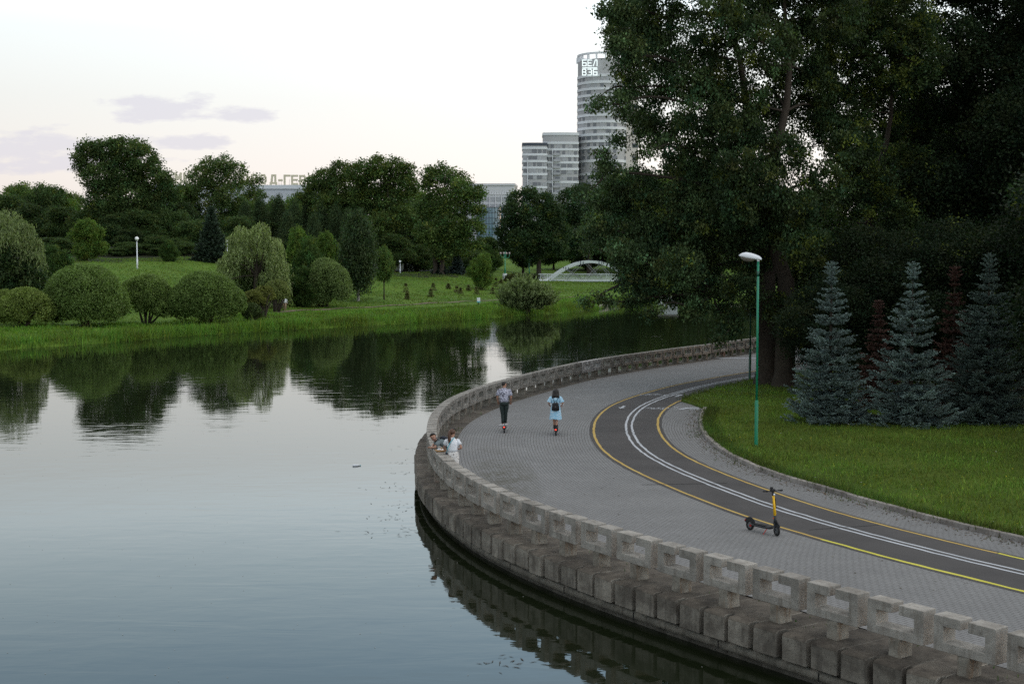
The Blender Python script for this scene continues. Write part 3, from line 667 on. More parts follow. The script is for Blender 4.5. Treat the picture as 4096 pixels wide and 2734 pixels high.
def tree_of(name, label, cat, base, trunk_r, fork, lobes, size, seed, col, mat_bark='bark', group=None, sub=0.0, C_=None, lean=(0, 0), limbs=True, trunks=1, **kw):
    """a whole tree: Empty at its foot > trunk (with limbs), crown; lobes are in world space"""
    rng = np.random.default_rng(seed); b = Vector(base)
    e = thing(name, label, cat, b, 0, group)
    L = [(tuple(Vector(c) - b), r) for c, r in lobes]
    me, C = crown_mesh('crown', L, size, rng, col, **kw); link('crown', me, e)
    m = MB(); f = Vector((lean[0], lean[1], fork))
    for t in range(trunks):
        o = Vector((0, 0, 0)) if trunks == 1 else Vector((math.cos(t * 2.4) * trunk_r * 1.4, math.sin(t * 2.4) * trunk_r, 0))
        pts = [o + Vector((0, 0, -.3)), o + Vector((0, 0, .15)), o + Vector((0, 0, .8)), o * 1.2 + f * .5, o * 1.5 + f]
        m.loft(pts, [trunk_r * 1.65, trunk_r * 1.35, trunk_r * 1.02, trunk_r * .92, trunk_r * .8], 10, cap=False)
    cs = np.array([c for c, r in L]); top = float(cs[:, 2].max()) * .9; cx, cy = cs[:, 0].mean() * .45, cs[:, 1].mean() * .45
    lead = lambda z: Vector((f.x + (cx - f.x) * max(0, min(1, (z - fork) / max(top - fork, .1))), f.y + (cy - f.y) * max(0, min(1, (z - fork) / max(top - fork, .1))), z))
    wob = rng.normal(0, .28 + trunk_r * .5, (2, 3)); lead0 = lead
    def lead(z):
        t_ = max(0, min(1, (z - fork) / max(top - fork, .1))); return lead0(z) + Vector((wob[0, 0] * math.sin(t_ * 5) + wob[0, 1] * math.sin(t_ * 9), wob[1, 0] * math.sin(t_ * 6), 0))
    m.loft([lead(fork - .2 + (top - fork + .2) * q / 10) for q in range(11)], [trunk_r * .74 * (1 - q / 10.6) ** 1.15 for q in range(11)], 8, cap=False)
    # limbs: every lobe hangs on the nearest lobe or stretch of leader already reached
    nodes = [np.array(lead(z)) for z in np.linspace(fork * .85, top, 9)]; par = [None] * 9; plen = [0.0] * 9; todo = list(range(len(L))); order = []
    while todo:
        Nd = np.array(nodes); best = None
        for q in todo:
            dz = cs[q] - Nd; cost = np.linalg.norm(dz, axis=1) + .8 * np.maximum(-dz[:, 2], 0) + .62 * np.array(plen); k_ = int(np.argmin(cost))
            if best is None or cost[k_] < best[0]: best = (cost[k_], q, k_)
        _, q, k_ = best; todo.remove(q); nodes.append(cs[q]); par.append(k_); plen.append(plen[k_] + float(np.linalg.norm(cs[q] - Nd[k_]))); order.append(q)
    cnt_ = [1] * len(nodes)
    for i_ in range(len(nodes) - 1, 8, -1):
        if par[i_] is not None and par[i_] > 8: cnt_[par[i_]] += cnt_[i_]
    for i_ in range(9, len(nodes)):
        r0 = trunk_r * (.05 + .075 * math.sqrt(cnt_[i_])); r1 = trunk_r * (.02 + .055 * math.sqrt(max(cnt_[i_] - 1, 0)))
        limb(m, nodes[par[i_]], nodes[i_], min(r0, trunk_r * .5), min(r1, trunk_r * .45), rng, .05)
    if sub:
        for q in C[rng.integers(0, len(C), int(sub))]:
            k_ = int(np.argmin(((np.array(nodes) - q) ** 2).sum(1))); limb(m, nodes[k_], q, trunk_r * .05, trunk_r * .015, rng, .03, 3, 4)
    m.build('trunk', MT[mat_bark], e, smooth=True)
    return e
def px_lobes(L, D, rng, jit=2.5, zsq=.85, deep=1.0):
    out = []
    for q in L:
        px, py, r = q[:3]; d = D + (q[3] if len(q) > 3 else rng.uniform(-jit, jit)); R_ = r / pxm(d)
        out.append((tuple(at_D(px, py, d)), (R_, R_ * deep, R_ * zsq)))
    return out
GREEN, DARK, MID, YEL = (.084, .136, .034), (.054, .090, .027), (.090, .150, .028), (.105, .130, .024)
SILV = (.105, .150, .068)

# ---------------------------------------------------------------- the tall trees over the promenade
rg = np.random.default_rng(11)
wider = lambda L: [(a, b, r * (1.14 if r > 24 else 1.0)) for a, b, r in L]
LA = [(1432, 18, 34), (1404, 66, 22), (1474, 84, 46), (1398, 102, 16), (1446, 152, 34), (1502, 196, 46), (1384, 232, 16), (1424, 240, 26), (1478, 268, 40), (1424, 318, 20), (1512, 120, 50), (1520, 40, 55), (1470, -30, 50),
      (1392, 392, 28), (1338, 448, 18), (1392, 448, 48), (1462, 425, 52), (1372, 522, 40), (1446, 518, 58), (1532, 480, 62), (1350, 566, 18), (1428, 578, 40), (1504, 588, 58), (1345, 692, 9), (1430, 650, 20), (1452, 690, 24), (1376, 676, 8), (1482, 662, 36), (1540, 662, 42), (1592, 706, 28), (1638, 680, 42), (1676, 742, 30), (1652, 775, 14), (1566, 560, 62), (1600, 420, 60), (1610, 250, 60), (1562, 290, 40), (1585, 160, 62), (1600, 620, 52), (1400, 690, 11), (1500, 712, 20), (1380, 345, 14), (1358, 238, 10), (1600, 350, 46), (1640, 425, 56), (1560, 380, 40), (1620, 500, 60), (1480, 350, 22), (1536, 330, 22), (1450, 50, 50), (1430, 200, 28), (1500, 300, 40), (1440, 110, 40), (1400, 20, 28), (1455, 610, 44), (1480, 560, 56), (1520, 620, 50), (1470, 640, 34), (1560, 610, 50)]
LB = [(1640, 60, 70), (1655, 180, 58), (1700, 300, 48), (1700, 460, 62), (1722, 590, 52), (1745, 690, 34), (1752, 100, 70), (1782, 230, 52), (1800, 352, 48), (1822, 480, 56), (1850, 565, 50), (1660, 350, 40), (1835, 120, 78), (1905, 40, 70), (1870, 260, 50), (1890, 420, 52), (1780, 700, 30), (1700, 660, 40), (1760, 790, 22), (1640, 540, 48), (1940, 340, 42), (1690, 230, 56), (1650, 290, 40), (1760, 300, 50), (1690, 385, 52), (1745, 420, 54), (1690, 530, 56), (1760, 520, 50), (1790, 620, 50), (1830, 660, 44), (1700, 20, 60), (1800, 30, 60), (1870, 190, 50), (1905, 300, 44)]
TOPA = [(1500, -120, 90), (1600, -100, 110), (1620, -260, 120), (1480, -220, 70)]
TOPB = [(1750, -80, 110), (1880, -120, 120), (1780, -260, 130), (1900, -300, 110)]
LC_ = [(1920, 540, 46), (1968, 555, 44), (2016, 572, 40), (2060, 590, 22), (1890, 610, 40), (1945, 160, 90), (1990, 420, 60), (2050, 250, 95), (1960, 470, 46), (2010, 690, 60), (1925, 690, 45), (2070, 130, 100), (2000, -80, 120), (2080, 390, 70), (2060, 500, 56), (2000, 15, 90), (2060, 40, 90), (1950, 50, 80), (1930, 250, 70), (1960, 330, 60)]
LD = [(2150, 120, 115), (2180, 300, 110), (2110, 440, 90), (2230, 440, 105), (2130, 560, 80), (2230, 590, 100), (2290, 180, 110), (2180, -100, 140), (2320, 20, 110), (2160, 690, 80), (2260, 720, 80)]
LE = [(2330, 300, 110), (2380, 130, 120), (2340, 470, 110), (2330, 620, 100), (2420, 400, 120), (2460, 200, 130), (2400, 640, 110), (2330, 740, 70), (2450, -40, 140)]
big = dict(thick=2.5, cl=.33, per=58, lum=.36, alt=YEL)
A_ = at_z(1757, 884); B_ = at_z(1800, 889); C0 = at_D(2040, 860, 79); D0 = at_D(2190, 870, 82); E0 = at_D(2345, 880, 78)
for p in (C0, D0, E0): p.z = .05
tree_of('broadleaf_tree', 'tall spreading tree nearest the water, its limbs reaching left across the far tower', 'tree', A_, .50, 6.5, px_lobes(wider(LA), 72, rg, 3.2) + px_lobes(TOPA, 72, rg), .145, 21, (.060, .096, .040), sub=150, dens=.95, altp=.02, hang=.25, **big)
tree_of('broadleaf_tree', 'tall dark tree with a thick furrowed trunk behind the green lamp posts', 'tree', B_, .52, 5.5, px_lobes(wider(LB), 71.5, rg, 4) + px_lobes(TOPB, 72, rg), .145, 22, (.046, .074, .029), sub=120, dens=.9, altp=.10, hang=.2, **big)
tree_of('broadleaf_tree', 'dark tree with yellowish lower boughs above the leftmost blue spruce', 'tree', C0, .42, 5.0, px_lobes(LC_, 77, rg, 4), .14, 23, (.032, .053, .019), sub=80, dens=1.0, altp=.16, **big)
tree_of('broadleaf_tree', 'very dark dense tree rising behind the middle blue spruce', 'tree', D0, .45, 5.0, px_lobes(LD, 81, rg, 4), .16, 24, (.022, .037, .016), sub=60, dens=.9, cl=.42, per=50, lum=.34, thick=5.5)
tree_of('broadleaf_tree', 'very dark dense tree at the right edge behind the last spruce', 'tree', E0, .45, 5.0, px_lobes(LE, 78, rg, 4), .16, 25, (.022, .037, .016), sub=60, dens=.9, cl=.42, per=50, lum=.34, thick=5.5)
# pale leaning birch trunk between the two big trunks
bm_ = MB(); b0 = at_z(1781, 868)
tw = thing('leaning_birch', 'slim pale birch trunk leaning between the two thick dark trunks', 'tree', b0)
bm_.loft([Vector((0, 0, -.2)), Vector((-.15, 0, 1.6)), Vector((-.75, .2, 4.0)), Vector((-1.0, .3, 7.0)), Vector((-.8, .4, 11))], [.2, .16, .14, .11, .05], 9, cap=False)
bm_.build('trunk', MT['bark_pale'], tw, smooth=True)
me, _ = crown_mesh('crown', [((-.6, .4, 10.5), (1.8, 1.8, 2.2)), ((-1.4, .2, 8.2), (1.3, 1.3, 1.2))], .13, np.random.default_rng(5), (.034, .06, .022), cl=.4, per=24, hang=.8); link('crown', me, tw)
# bare orange twigs hanging in the canopy belong to the tree by the water
# ---------------------------------------------------------------- generic trees, built once at a size of 10 m
def broad_proto(seed, w=.42, lo=.30, size=.30, col=GREEN, n=17, dens=.8, bark='bark', cl=.62, per=24, alt=YEL, altp=.03, crown_lo=None, lum=.26, hang=0.0, elong=1.5):
    rng = np.random.default_rng(seed); L = []
    for i in range(n):
        t = rng.random() ** .8; z = 10 * (lo + (1 - lo) * (.12 + .80 * t)); prof = math.sin(math.pi * min(max((.12 + .80 * t), .05), .98)) ** .55
        a = i * 2.4 + rng.uniform(-.5, .5); rad = 10 * w * prof * rng.uniform(.35, .78); r = 10 * w * rng.uniform(.30, .46) * (.7 + .3 * prof)
        L.append(((math.cos(a) * rad, math.sin(a) * rad, z), (r, r, r * .82)))
    L.append(((0, 0, 10 * (lo + (1 - lo) * .5)), (10 * w * .6, 10 * w * .6, 10 * (1 - lo) * .36))); L.append(((rng.uniform(-.4, .4), rng.uniform(-.4, .4), 9.0), (10 * w * .4, 10 * w * .4, 1.05)))
    me, C = crown_mesh('crown', L, size, rng, col, dens, cl, per, elong, .35, alt, altp, lum, .18, hang)
    m = MB(); f = Vector((0, 0, 10 * lo + 1.2))
    m.loft([(0, 0, -.4), (0, 0, .2), (0, 0, 1), f * .6, f, (0, 0, 7.5)], [.42, .32, .25, .22, .2, .06], 8, cap=False)
    for c, r in L[:12]: limb(m, f * rng.uniform(.7, 1.0) if c[2] < 6 else (0, 0, c[2] - 1.8), c, .075, .02, rng)
    return me, m.mesh('trunk', MT[bark])
def birch_proto(seed, col=(.050, .080, .032), bark='bark_pale', n=20, w=.19, size=.24):
    rng = np.random.default_rng(seed); L = []
    for i in range(n):
        t = i / (n - 1); z = 2.4 + 7.2 * t; prof = (math.sin(math.pi * (.18 + .80 * t)) ** .8); a = i * 2.4
        r = 10 * w * (.30 + .35 * prof); L.append(((math.cos(a) * 10 * w * prof * .55, math.sin(a) * 10 * w * prof * .55, z), (r, r, r * 1.15)))
    me, C = crown_mesh('crown', L, size, rng, col, .75, .5, 26, 1.8, .1, None, 0, .26, .15, 1.1)
    m = MB(); m.loft([(0, 0, -.4), (.02, 0, .3), (.05, .0, 3), (.1, .1, 6), (.1, .1, 9.4)], [.2, .16, .12, .09, .03], 7, cap=False)
    for c, r in L[::2]: limb(m, (.08, .05, c[2] - .8), c, .05, .015, rng, .05, 4, 5)
    return me, m.mesh('trunk', MT[bark])
PROTO = {
    'broad': [broad_proto(31), broad_proto(32, .46, .26), broad_proto(33, .38, .28), broad_proto(34, .44, .22, col=MID)],
    'dark': [broad_proto(41, .44, .10, col=DARK, n=20), broad_proto(42, .50, .08, col=DARK, n=22), broad_proto(43, .40, .06, col=(.036, .062, .020), n=20)],
    'bush': [broad_proto(51, .52, .02, .34, col=MID, n=18, dens=.8), broad_proto(52, .55, .0, .34, col=(.046, .085, .020), n=18)],
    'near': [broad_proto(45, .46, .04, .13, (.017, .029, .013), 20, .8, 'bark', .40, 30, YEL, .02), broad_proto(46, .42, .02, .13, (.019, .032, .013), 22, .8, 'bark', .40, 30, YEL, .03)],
    'birch': [birch_proto(61), birch_proto(62), birch_proto(63)],
}
def place_tree(name, label, kind, v, base, H, Wd, seed, group=None, cat='tree', tint=None):
    r = random.Random(seed); e = thing(name, label, cat, base, r.uniform(0, 6.28), group)
    cm, tm = PROTO[kind][v]; nat = {'broad': 8.4, 'dark': 9.0, 'bush': 10.6, 'birch': 4.6, 'near': 9.0}[kind]
    o = link('crown', cm, e); t = link('trunk', tm, e); sxy = Wd / nat; sz = H / 10.0
    e.scale = (sxy, sxy, sz)
    return e
def stand(name, label, kind, v, px, top, wpx, D, seed, group=None, cat='tree'):
    """tree standing on the far bank at distance D with its top and width read off the picture"""
    p = at_D(px, 600, D); z = ground_z(p.x, D); zt = HC + (568 - top) / pxm(D)
    return place_tree(name, label, kind, v, (p.x, D, z - .1), zt - z, wpx / pxm(D), seed, group, cat)

# the wood across the river: individually shaped trees first
def wood(name, label, L, D, base_px, seed, col, tr=.4, fork=None, size=.42, **kw):
    rng = np.random.default_rng(seed); x = at_D(base_px, 600, D).x; z = ground_z(x, D); lob = px_lobes(L, D, rng, 3.0)
    zl = min(c[2] - r[2] for c, r in lob); f = fork or max(zl - z + 1.0, 2.5)
    args = dict(cl=.8, per=26, dens=.85, alt=YEL, altp=.03); args.update(kw)
    return tree_of(name, label, 'tree', (x, D, z - .1), tr, f, lob, size, seed, col, sub=20, **args)
wood('broadleaf_tree', 'tallest tree of the far wood, broad lopsided crown standing clear of the skyline', [(180, 362, 16), (205, 345, 28), (195, 385, 26), (245, 352, 36), (292, 345, 36), (325, 365, 34), (282, 400, 48), (232, 410, 44), (340, 410, 42), (378, 412, 24), (390, 440, 26), (300, 460, 55), (240, 470, 50), (352, 470, 45), (320, 335, 18), (265, 335, 18), (228, 335, 15), (358, 372, 14)], 282, 300, 71, (.060, .096, .030), .6)
wood('broadleaf_tree', 'round topped loose tree in front of the rooftop letters', [(455, 400, 24), (480, 378, 22), (515, 375, 24), (545, 392, 20), (500, 410, 38), (548, 420, 18), (470, 435, 32), (530, 450, 34), (500, 480, 40), (440, 440, 18)], 300, 505, 72, (.085, .130, .040), .4, dens=.65)
wood('broadleaf_tree', 'small forked treetop between the rooftop letters O and D', [(570, 418, 12), (590, 413, 12), (582, 440, 18), (598, 448, 10), (570, 460, 20), (590, 482, 26)], 312, 592, 73, (.068, .108, .032), .3, dens=.7)
wood('broadleaf_tree', 'left part of the big domed tree group, sloping down to the last rooftop letter', [(716, 425, 22), (745, 408, 28), (780, 395, 28), (735, 445, 34), (790, 430, 42), (700, 450, 20), (760, 480, 45), (815, 470, 36)], 292, 765, 74, (.074, .118, .032), .5)
wood('broadleaf_tree', 'highest dome of the big tree group at the centre of the far bank', [(822, 395, 30), (865, 382, 26), (905, 382, 26), (935, 392, 20), (860, 420, 44), (915, 425, 38), (840, 455, 40), (895, 470, 46), (945, 430, 22), (870, 520, 40), (930, 500, 34)], 286, 885, 75, (.080, .126, .034), .5)
wood('broadleaf_tree', 'tall tree with two bare trunks at the right end of the far wood', [(985, 398, 20), (1012, 392, 20), (1045, 410, 24), (1000, 425, 32), (1060, 435, 30), (1092, 445, 22), (1040, 465, 44), (985, 475, 34), (1095, 478, 20), (1035, 520, 44), (1085, 525, 26), (980, 535, 30), (1060, 560, 26), (1015, 570, 28), (1092, 555, 14)], 268, 1005, 76, (.072, .114, .032), .45, trunks=2)
wood('broadleaf_tree', 'wide dark tree with a dividing trunk left of the footbridge', [(1185, 455, 20), (1215, 445, 20), (1245, 462, 26), (1180, 490, 34), (1225, 500, 42), (1270, 490, 28), (1165, 525, 28), (1200, 550, 38), (1255, 545, 36), (1285, 530, 26), (1160, 555, 18), (1225, 585, 24), (1280, 570, 22)], 330, 1236, 77, (.036, .064, .024), .6, size=.46)
wood('broadleaf_tree', 'dark tree standing behind the arch of the footbridge', [(1300, 452, 20), (1330, 442, 22), (1365, 448, 26), (1310, 490, 32), (1360, 500, 42), (1410, 480, 36), (1330, 545, 36), (1390, 550, 38), (1310, 570, 22), (1430, 540, 40)], 345, 1352, 78, (.034, .060, .024), .6, size=.46)
# the rest of the wood
WOOD = 'trees filling the far wood'
fill = [('dark', 0, 20, 452, 120, 318), ('broad', 1, 55, 430, 110, 335), ('dark', 1, 105, 424, 100, 325), ('broad', 3, 150, 440, 90, 330), ('dark', 2, 70, 470, 110, 300), ('dark', 0, 150, 478, 110, 292), ('dark', 1, 215, 482, 120, 284), ('dark', 2, 268, 492, 105, 272), ('dark', 0, 325, 486, 110, 275), ('dark', 1, 380, 480, 110, 280), ('dark', 2, 428, 470, 100, 285),
        ('broad', 2, 425, 420, 80, 305), ('dark', 1, 455, 505, 95, 270), ('dark', 0, 545, 500, 100, 282), ('broad', 0, 560, 470, 90, 300), ('dark', 2, 620, 490, 90, 308), ('dark', 0, 690, 500, 100, 310), ('dark', 1, 760, 520, 110, 306), ('dark', 2, 840, 540, 110, 280), ('dark', 0, 905, 540, 95, 280), ('dark', 1, 960, 560, 80, 286), ('dark', 2, 1060, 590, 70, 300), ('dark', 0, 360, 540, 80, 266), ('dark', 1, 410, 545, 70, 266), ('dark', 2, 300, 525, 90, 268), ('dark', 0, 120, 545, 100, 262),
        ('broad', 1, 640, 462, 70, 330), ('broad', 3, 690, 448, 80, 335), ('dark', 0, 1010, 590, 60, 292), ('dark', 1, -30, 440, 120, 320), ('dark', 2, 30, 520, 120, 262), ('dark', 1, 660, 545, 90, 278), ('dark', 0, 1120, 545, 70, 360), ('dark', 2, 1420, 560, 90, 380), ('dark', 1, 1490, 545, 110, 400), ('broad', 2, 1290, 470, 100, 420), ('broad', 1, 1480, 405, 170, 430), ('broad', 0, 1570, 400, 180, 420), ('broad', 3, 1670, 415, 180, 410), ('dark', 1, 1780, 440, 190, 400), ('dark', 2, 1890, 440, 190, 400), ('dark', 0, 1620, 580, 100, 300), ('dark', 2, 1720, 570, 120, 290), ('dark', 1, 1820, 560, 140, 300), ('dark', 0, 1940, 550, 140, 310), ('dark', 2, 1560, 600, 80, 330)]
for k, (kd, v, px, top, w, D) in enumerate(fill):
    stand('wood_tree', 'dark green broadleaf tree massed with others in the wood across the river', kd, v, px, top, w, D, 300 + k, WOOD)
for k, (px, top, w, D) in enumerate([(565, 462, 46, 292), (598, 452, 46, 296), (640, 448, 50, 298), (676, 460, 46, 288), (706, 455, 46, 292), (738, 462, 46, 286), (772, 470, 46, 284), (800, 478, 44, 280), (660, 485, 44, 276), (720, 490, 44, 274), (545, 470, 44, 300)]):
    stand('birch_tree', 'slim pale trunked birch in the row along the front of the far wood', 'birch', k % 3, px, top, w, D, 400 + k, 'birches in the far wood')

fill2 = [('dark', 0, 955, 468, 140, 300), ('dark', 1, 1030, 505, 110, 296), ('dark', 2, 880, 462, 140, 304), ('broad', 0, 800, 455, 140, 306), ('broad', 3, 960, 440, 120, 312), ('dark', 0, 245, 470, 170, 296), ('dark', 1, 330, 455, 170, 298), ('dark', 2, 420, 465, 150, 300), ('dark', 1, 500, 495, 150, 296), ('dark', 0, 600, 505, 150, 300), ('dark', 2, 680, 500, 150, 302), ('dark', 1, 770, 500, 160, 300), ('dark', 0, 850, 505, 160, 298), ('dark', 2, 930, 525, 150, 296), ('dark', 1, 1010, 545, 120, 300), ('dark', 0, 1075, 575, 90, 310), ('dark', 2, 1200, 540, 110, 352), ('dark', 0, 1270, 545, 90, 372), ('dark', 1, 1345, 540, 130, 372), ('dark', 2, 160, 500, 150, 300), ('dark', 0, 60, 500, 160, 300), ('dark', 1, -40, 500, 160, 290), ('dark', 0, 1420, 500, 170, 360), ('dark', 1, 1530, 440, 200, 350), ('dark', 2, 1650, 440, 200, 340)]
for k, (kd, v, px, top, w, D) in enumerate(fill2):
    stand('wood_tree', 'dark green broadleaf tree massed with others in the wood across the river', kd, v, px, top, w, D, 700 + k, WOOD)
for k, px in enumerate(range(140, 480, 38)):
    stand('undergrowth_bush', 'dark undergrowth bush along the shaded foot of the far wood', 'dark', k % 3, px + (k % 2) * 9, 548 + (k * 7) % 22, 66, 258 + (k % 3) * 4, 740 + k, 'bushes at the foot of the far wood', 'bush')
# thicket behind the blue spruces
THK = 'thicket behind the spruces'
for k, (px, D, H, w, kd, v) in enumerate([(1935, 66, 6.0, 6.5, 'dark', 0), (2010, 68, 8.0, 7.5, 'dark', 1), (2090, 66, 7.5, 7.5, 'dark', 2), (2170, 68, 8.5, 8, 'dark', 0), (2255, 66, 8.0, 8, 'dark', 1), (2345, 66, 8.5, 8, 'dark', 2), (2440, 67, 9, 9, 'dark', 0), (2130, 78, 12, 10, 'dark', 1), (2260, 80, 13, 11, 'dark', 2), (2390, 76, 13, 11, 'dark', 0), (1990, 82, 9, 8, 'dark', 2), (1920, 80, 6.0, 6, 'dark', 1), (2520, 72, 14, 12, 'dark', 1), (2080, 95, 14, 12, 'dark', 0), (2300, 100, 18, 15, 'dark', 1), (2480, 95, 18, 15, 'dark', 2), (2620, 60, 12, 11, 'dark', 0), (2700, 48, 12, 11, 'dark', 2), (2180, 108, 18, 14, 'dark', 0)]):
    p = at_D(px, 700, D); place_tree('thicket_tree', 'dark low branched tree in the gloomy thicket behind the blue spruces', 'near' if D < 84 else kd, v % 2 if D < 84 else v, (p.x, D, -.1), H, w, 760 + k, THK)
single = [
 ('small_tree', 'low rounded tree alone at the top of the far lawn crest', 'bush', 0, 1104, 584, 62, 664), ('small_tree', 'small lime green maple in front of the dark wood behind the left globe lamp', 'bush', 1, 388, 549, 44, 600),
 ('small_tree', 'light green bushy tree at the left edge of the far lawn', 'bush', 0, 200, 508, 90, 600)]
for k, (nm, lb, kd, v, px, top, w, by) in enumerate(single):
    h = hit(px, by); place_tree(nm, lb, kd, v, (h.x, h.y, h.z - .1), HC + (568 - top) / pxm(h.y) - h.z, w / pxm(h.y), 500 + k)
h = hit(881, 688); place_tree('small_tree', 'slender young tree just right of the riverside birch', 'broad', 2, h, HC + (568 - 566) / pxm(h.y) - h.z, 52 / pxm(h.y), 520)
h = hit(1110, 628); place_tree('small_tree', 'soft grey green round tree below the glazed bay of the white office', 'bush', 1, (h.x, h.y, h.z), HC + (568 - 560) / pxm(h.y) - h.z, 85 / pxm(h.y), 521)
for k, (px, top, w, D, lb, v) in enumerate([(712, 545, 85, 178, 'dark leafy bush between the weeping willow and the clipped dome', 1), (690, 530, 80, 190, 'tall mid green bush behind the dark bush right of the weeping willow', 0), (748, 540, 70, 195, 'bright lime green bush in front of the birch row', 0), (118, 560, 90, 168, 'dark green bush right of the leftmost willow', 1), (60, 610, 120, 155, 'dark undergrowth bush beneath the leftmost willow', 1), (640, 600, 70, 172, 'dark inner bush behind the two small clipped willows', 1), (700, 610, 80, 170, 'low dark bush at the foot of the clipped dome beside the walker', 1)]):
    stand('bush', lb, 'bush', v, px, top, w, D, 540 + k, None, 'bush')
h = hit(822, 690)
place_tree('birch_tree', 'big drooping birch with a forked dark trunk standing alone by the river path', 'birch', 0, h, HC + (568 - 482) / pxm(h.y) - h.z, 96 / pxm(h.y), 560)

# ---------------------------------------------------------------- willows: hanging strands
def willow(name, label, base, lobes, seed, col, dark, n=900, drop=(1.5, 4.0), size=.34, inner=None):
    rng = np.random.default_rng(seed); b = Vector(base); e = thing(name, label, 'willow', b)
    P_ = []; T_i = []; cid = 0; tc_ = []
    for c, r in lobes:
        c = np.array(Vector(c) - b); nn = max(int(n * r[0] * r[2] / 3.2), 30)
        d = unit(rng.normal(size=(nn, 3))); d[:, 2] = np.abs(d[:, 2]) * .9 + .05 * rng.normal(size=nn); q = c + d * np.array(r) * rng.uniform(.75, 1.05, (nn, 1))
        for p, dd in zip(q, d):
            Ls = rng.uniform(*drop) * (1.0 if inner is None or abs(p[0] + .2) > 1.9 or p[1] > .6 else rng.uniform(.25, .55)); k = max(int(Ls / .16), 3); t = np.linspace(0, 1, k)
            o = unit(np.array((dd[0], dd[1], 0)) + 1e-6) * np.sin(t * 1.6)[:, None] * rng.uniform(.1, .5)
            s = p + o + np.c_[np.zeros(k), np.zeros(k), .35 * np.sin(t * 2.2) * (1 - t) - Ls * t ** 1.25]
            s[:, :2] += np.sin(t * 5 + rng.uniform(0, 6))[:, None] * .08
            P_.append(s[s[:, 2] > .15]); f = math.exp(rng.normal(0, .22)); tc_.append(np.tile(np.array(col) * f, (len(P_[-1]), 1)))
    P_ = np.vstack(P_); tc_ = np.vstack(tc_); keep = rng.random(len(P_)) < .95
    P_ = P_[keep] + rng.normal(size=(keep.sum(), 3)) * .06; tc_ = tc_[keep] * np.exp(rng.normal(0, .15, keep.sum()))[:, None]
    V = leaf_quads(P_, size, rng, 0, 3.2, np.tile((0, 0, -1.), (len(P_), 1)))
    link('crown', np_mesh('crown', V, np.arange(len(V)).reshape(-1, 4), MT['leaf'], np.clip(tc_, 0, 1)), e)
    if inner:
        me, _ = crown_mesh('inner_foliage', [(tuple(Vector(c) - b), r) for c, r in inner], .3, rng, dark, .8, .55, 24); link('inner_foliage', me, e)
    m = MB(); top = max(c[2] for c, r in lobes) - b.z
    m.loft([(0, 0, -.3), (0, 0, .4), (.1, 0, 2), (.2, .1, top * .55)], [.5, .38, .3, .22], 8, cap=False)
    for c, r in lobes: limb(m, (.15, .05, top * .4), Vector(c) - b, .10, .03, rng)
    m.build('trunk', MT['bark'], e, smooth=True); return e
h = hit(585, 706); D = h.y; rg2 = np.random.default_rng(6)
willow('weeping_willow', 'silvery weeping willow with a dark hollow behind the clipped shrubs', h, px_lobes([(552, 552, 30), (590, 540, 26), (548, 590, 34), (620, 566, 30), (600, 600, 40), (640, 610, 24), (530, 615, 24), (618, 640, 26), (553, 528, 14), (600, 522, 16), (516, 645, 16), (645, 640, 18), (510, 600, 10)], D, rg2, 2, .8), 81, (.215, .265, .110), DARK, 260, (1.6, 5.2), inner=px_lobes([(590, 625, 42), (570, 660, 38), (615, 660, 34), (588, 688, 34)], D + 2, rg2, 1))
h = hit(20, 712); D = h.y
willow('weeping_willow', 'pale weeping willow at the left edge of the far bank', h, px_lobes([(18, 500, 26), (-10, 520, 40), (45, 530, 34), (70, 560, 26), (20, 560, 44), (85, 590, 16), (-40, 560, 50)], D, rg2, 2, .8), 82, (.150, .190, .080), (.040, .066, .022), 300, (.9, 2.8), inner=px_lobes([(30, 600, 50), (60, 640, 46), (0, 640, 52), (-40, 620, 50), (90, 650, 34), (30, 670, 44)], D - 1.0, rg2, 1))

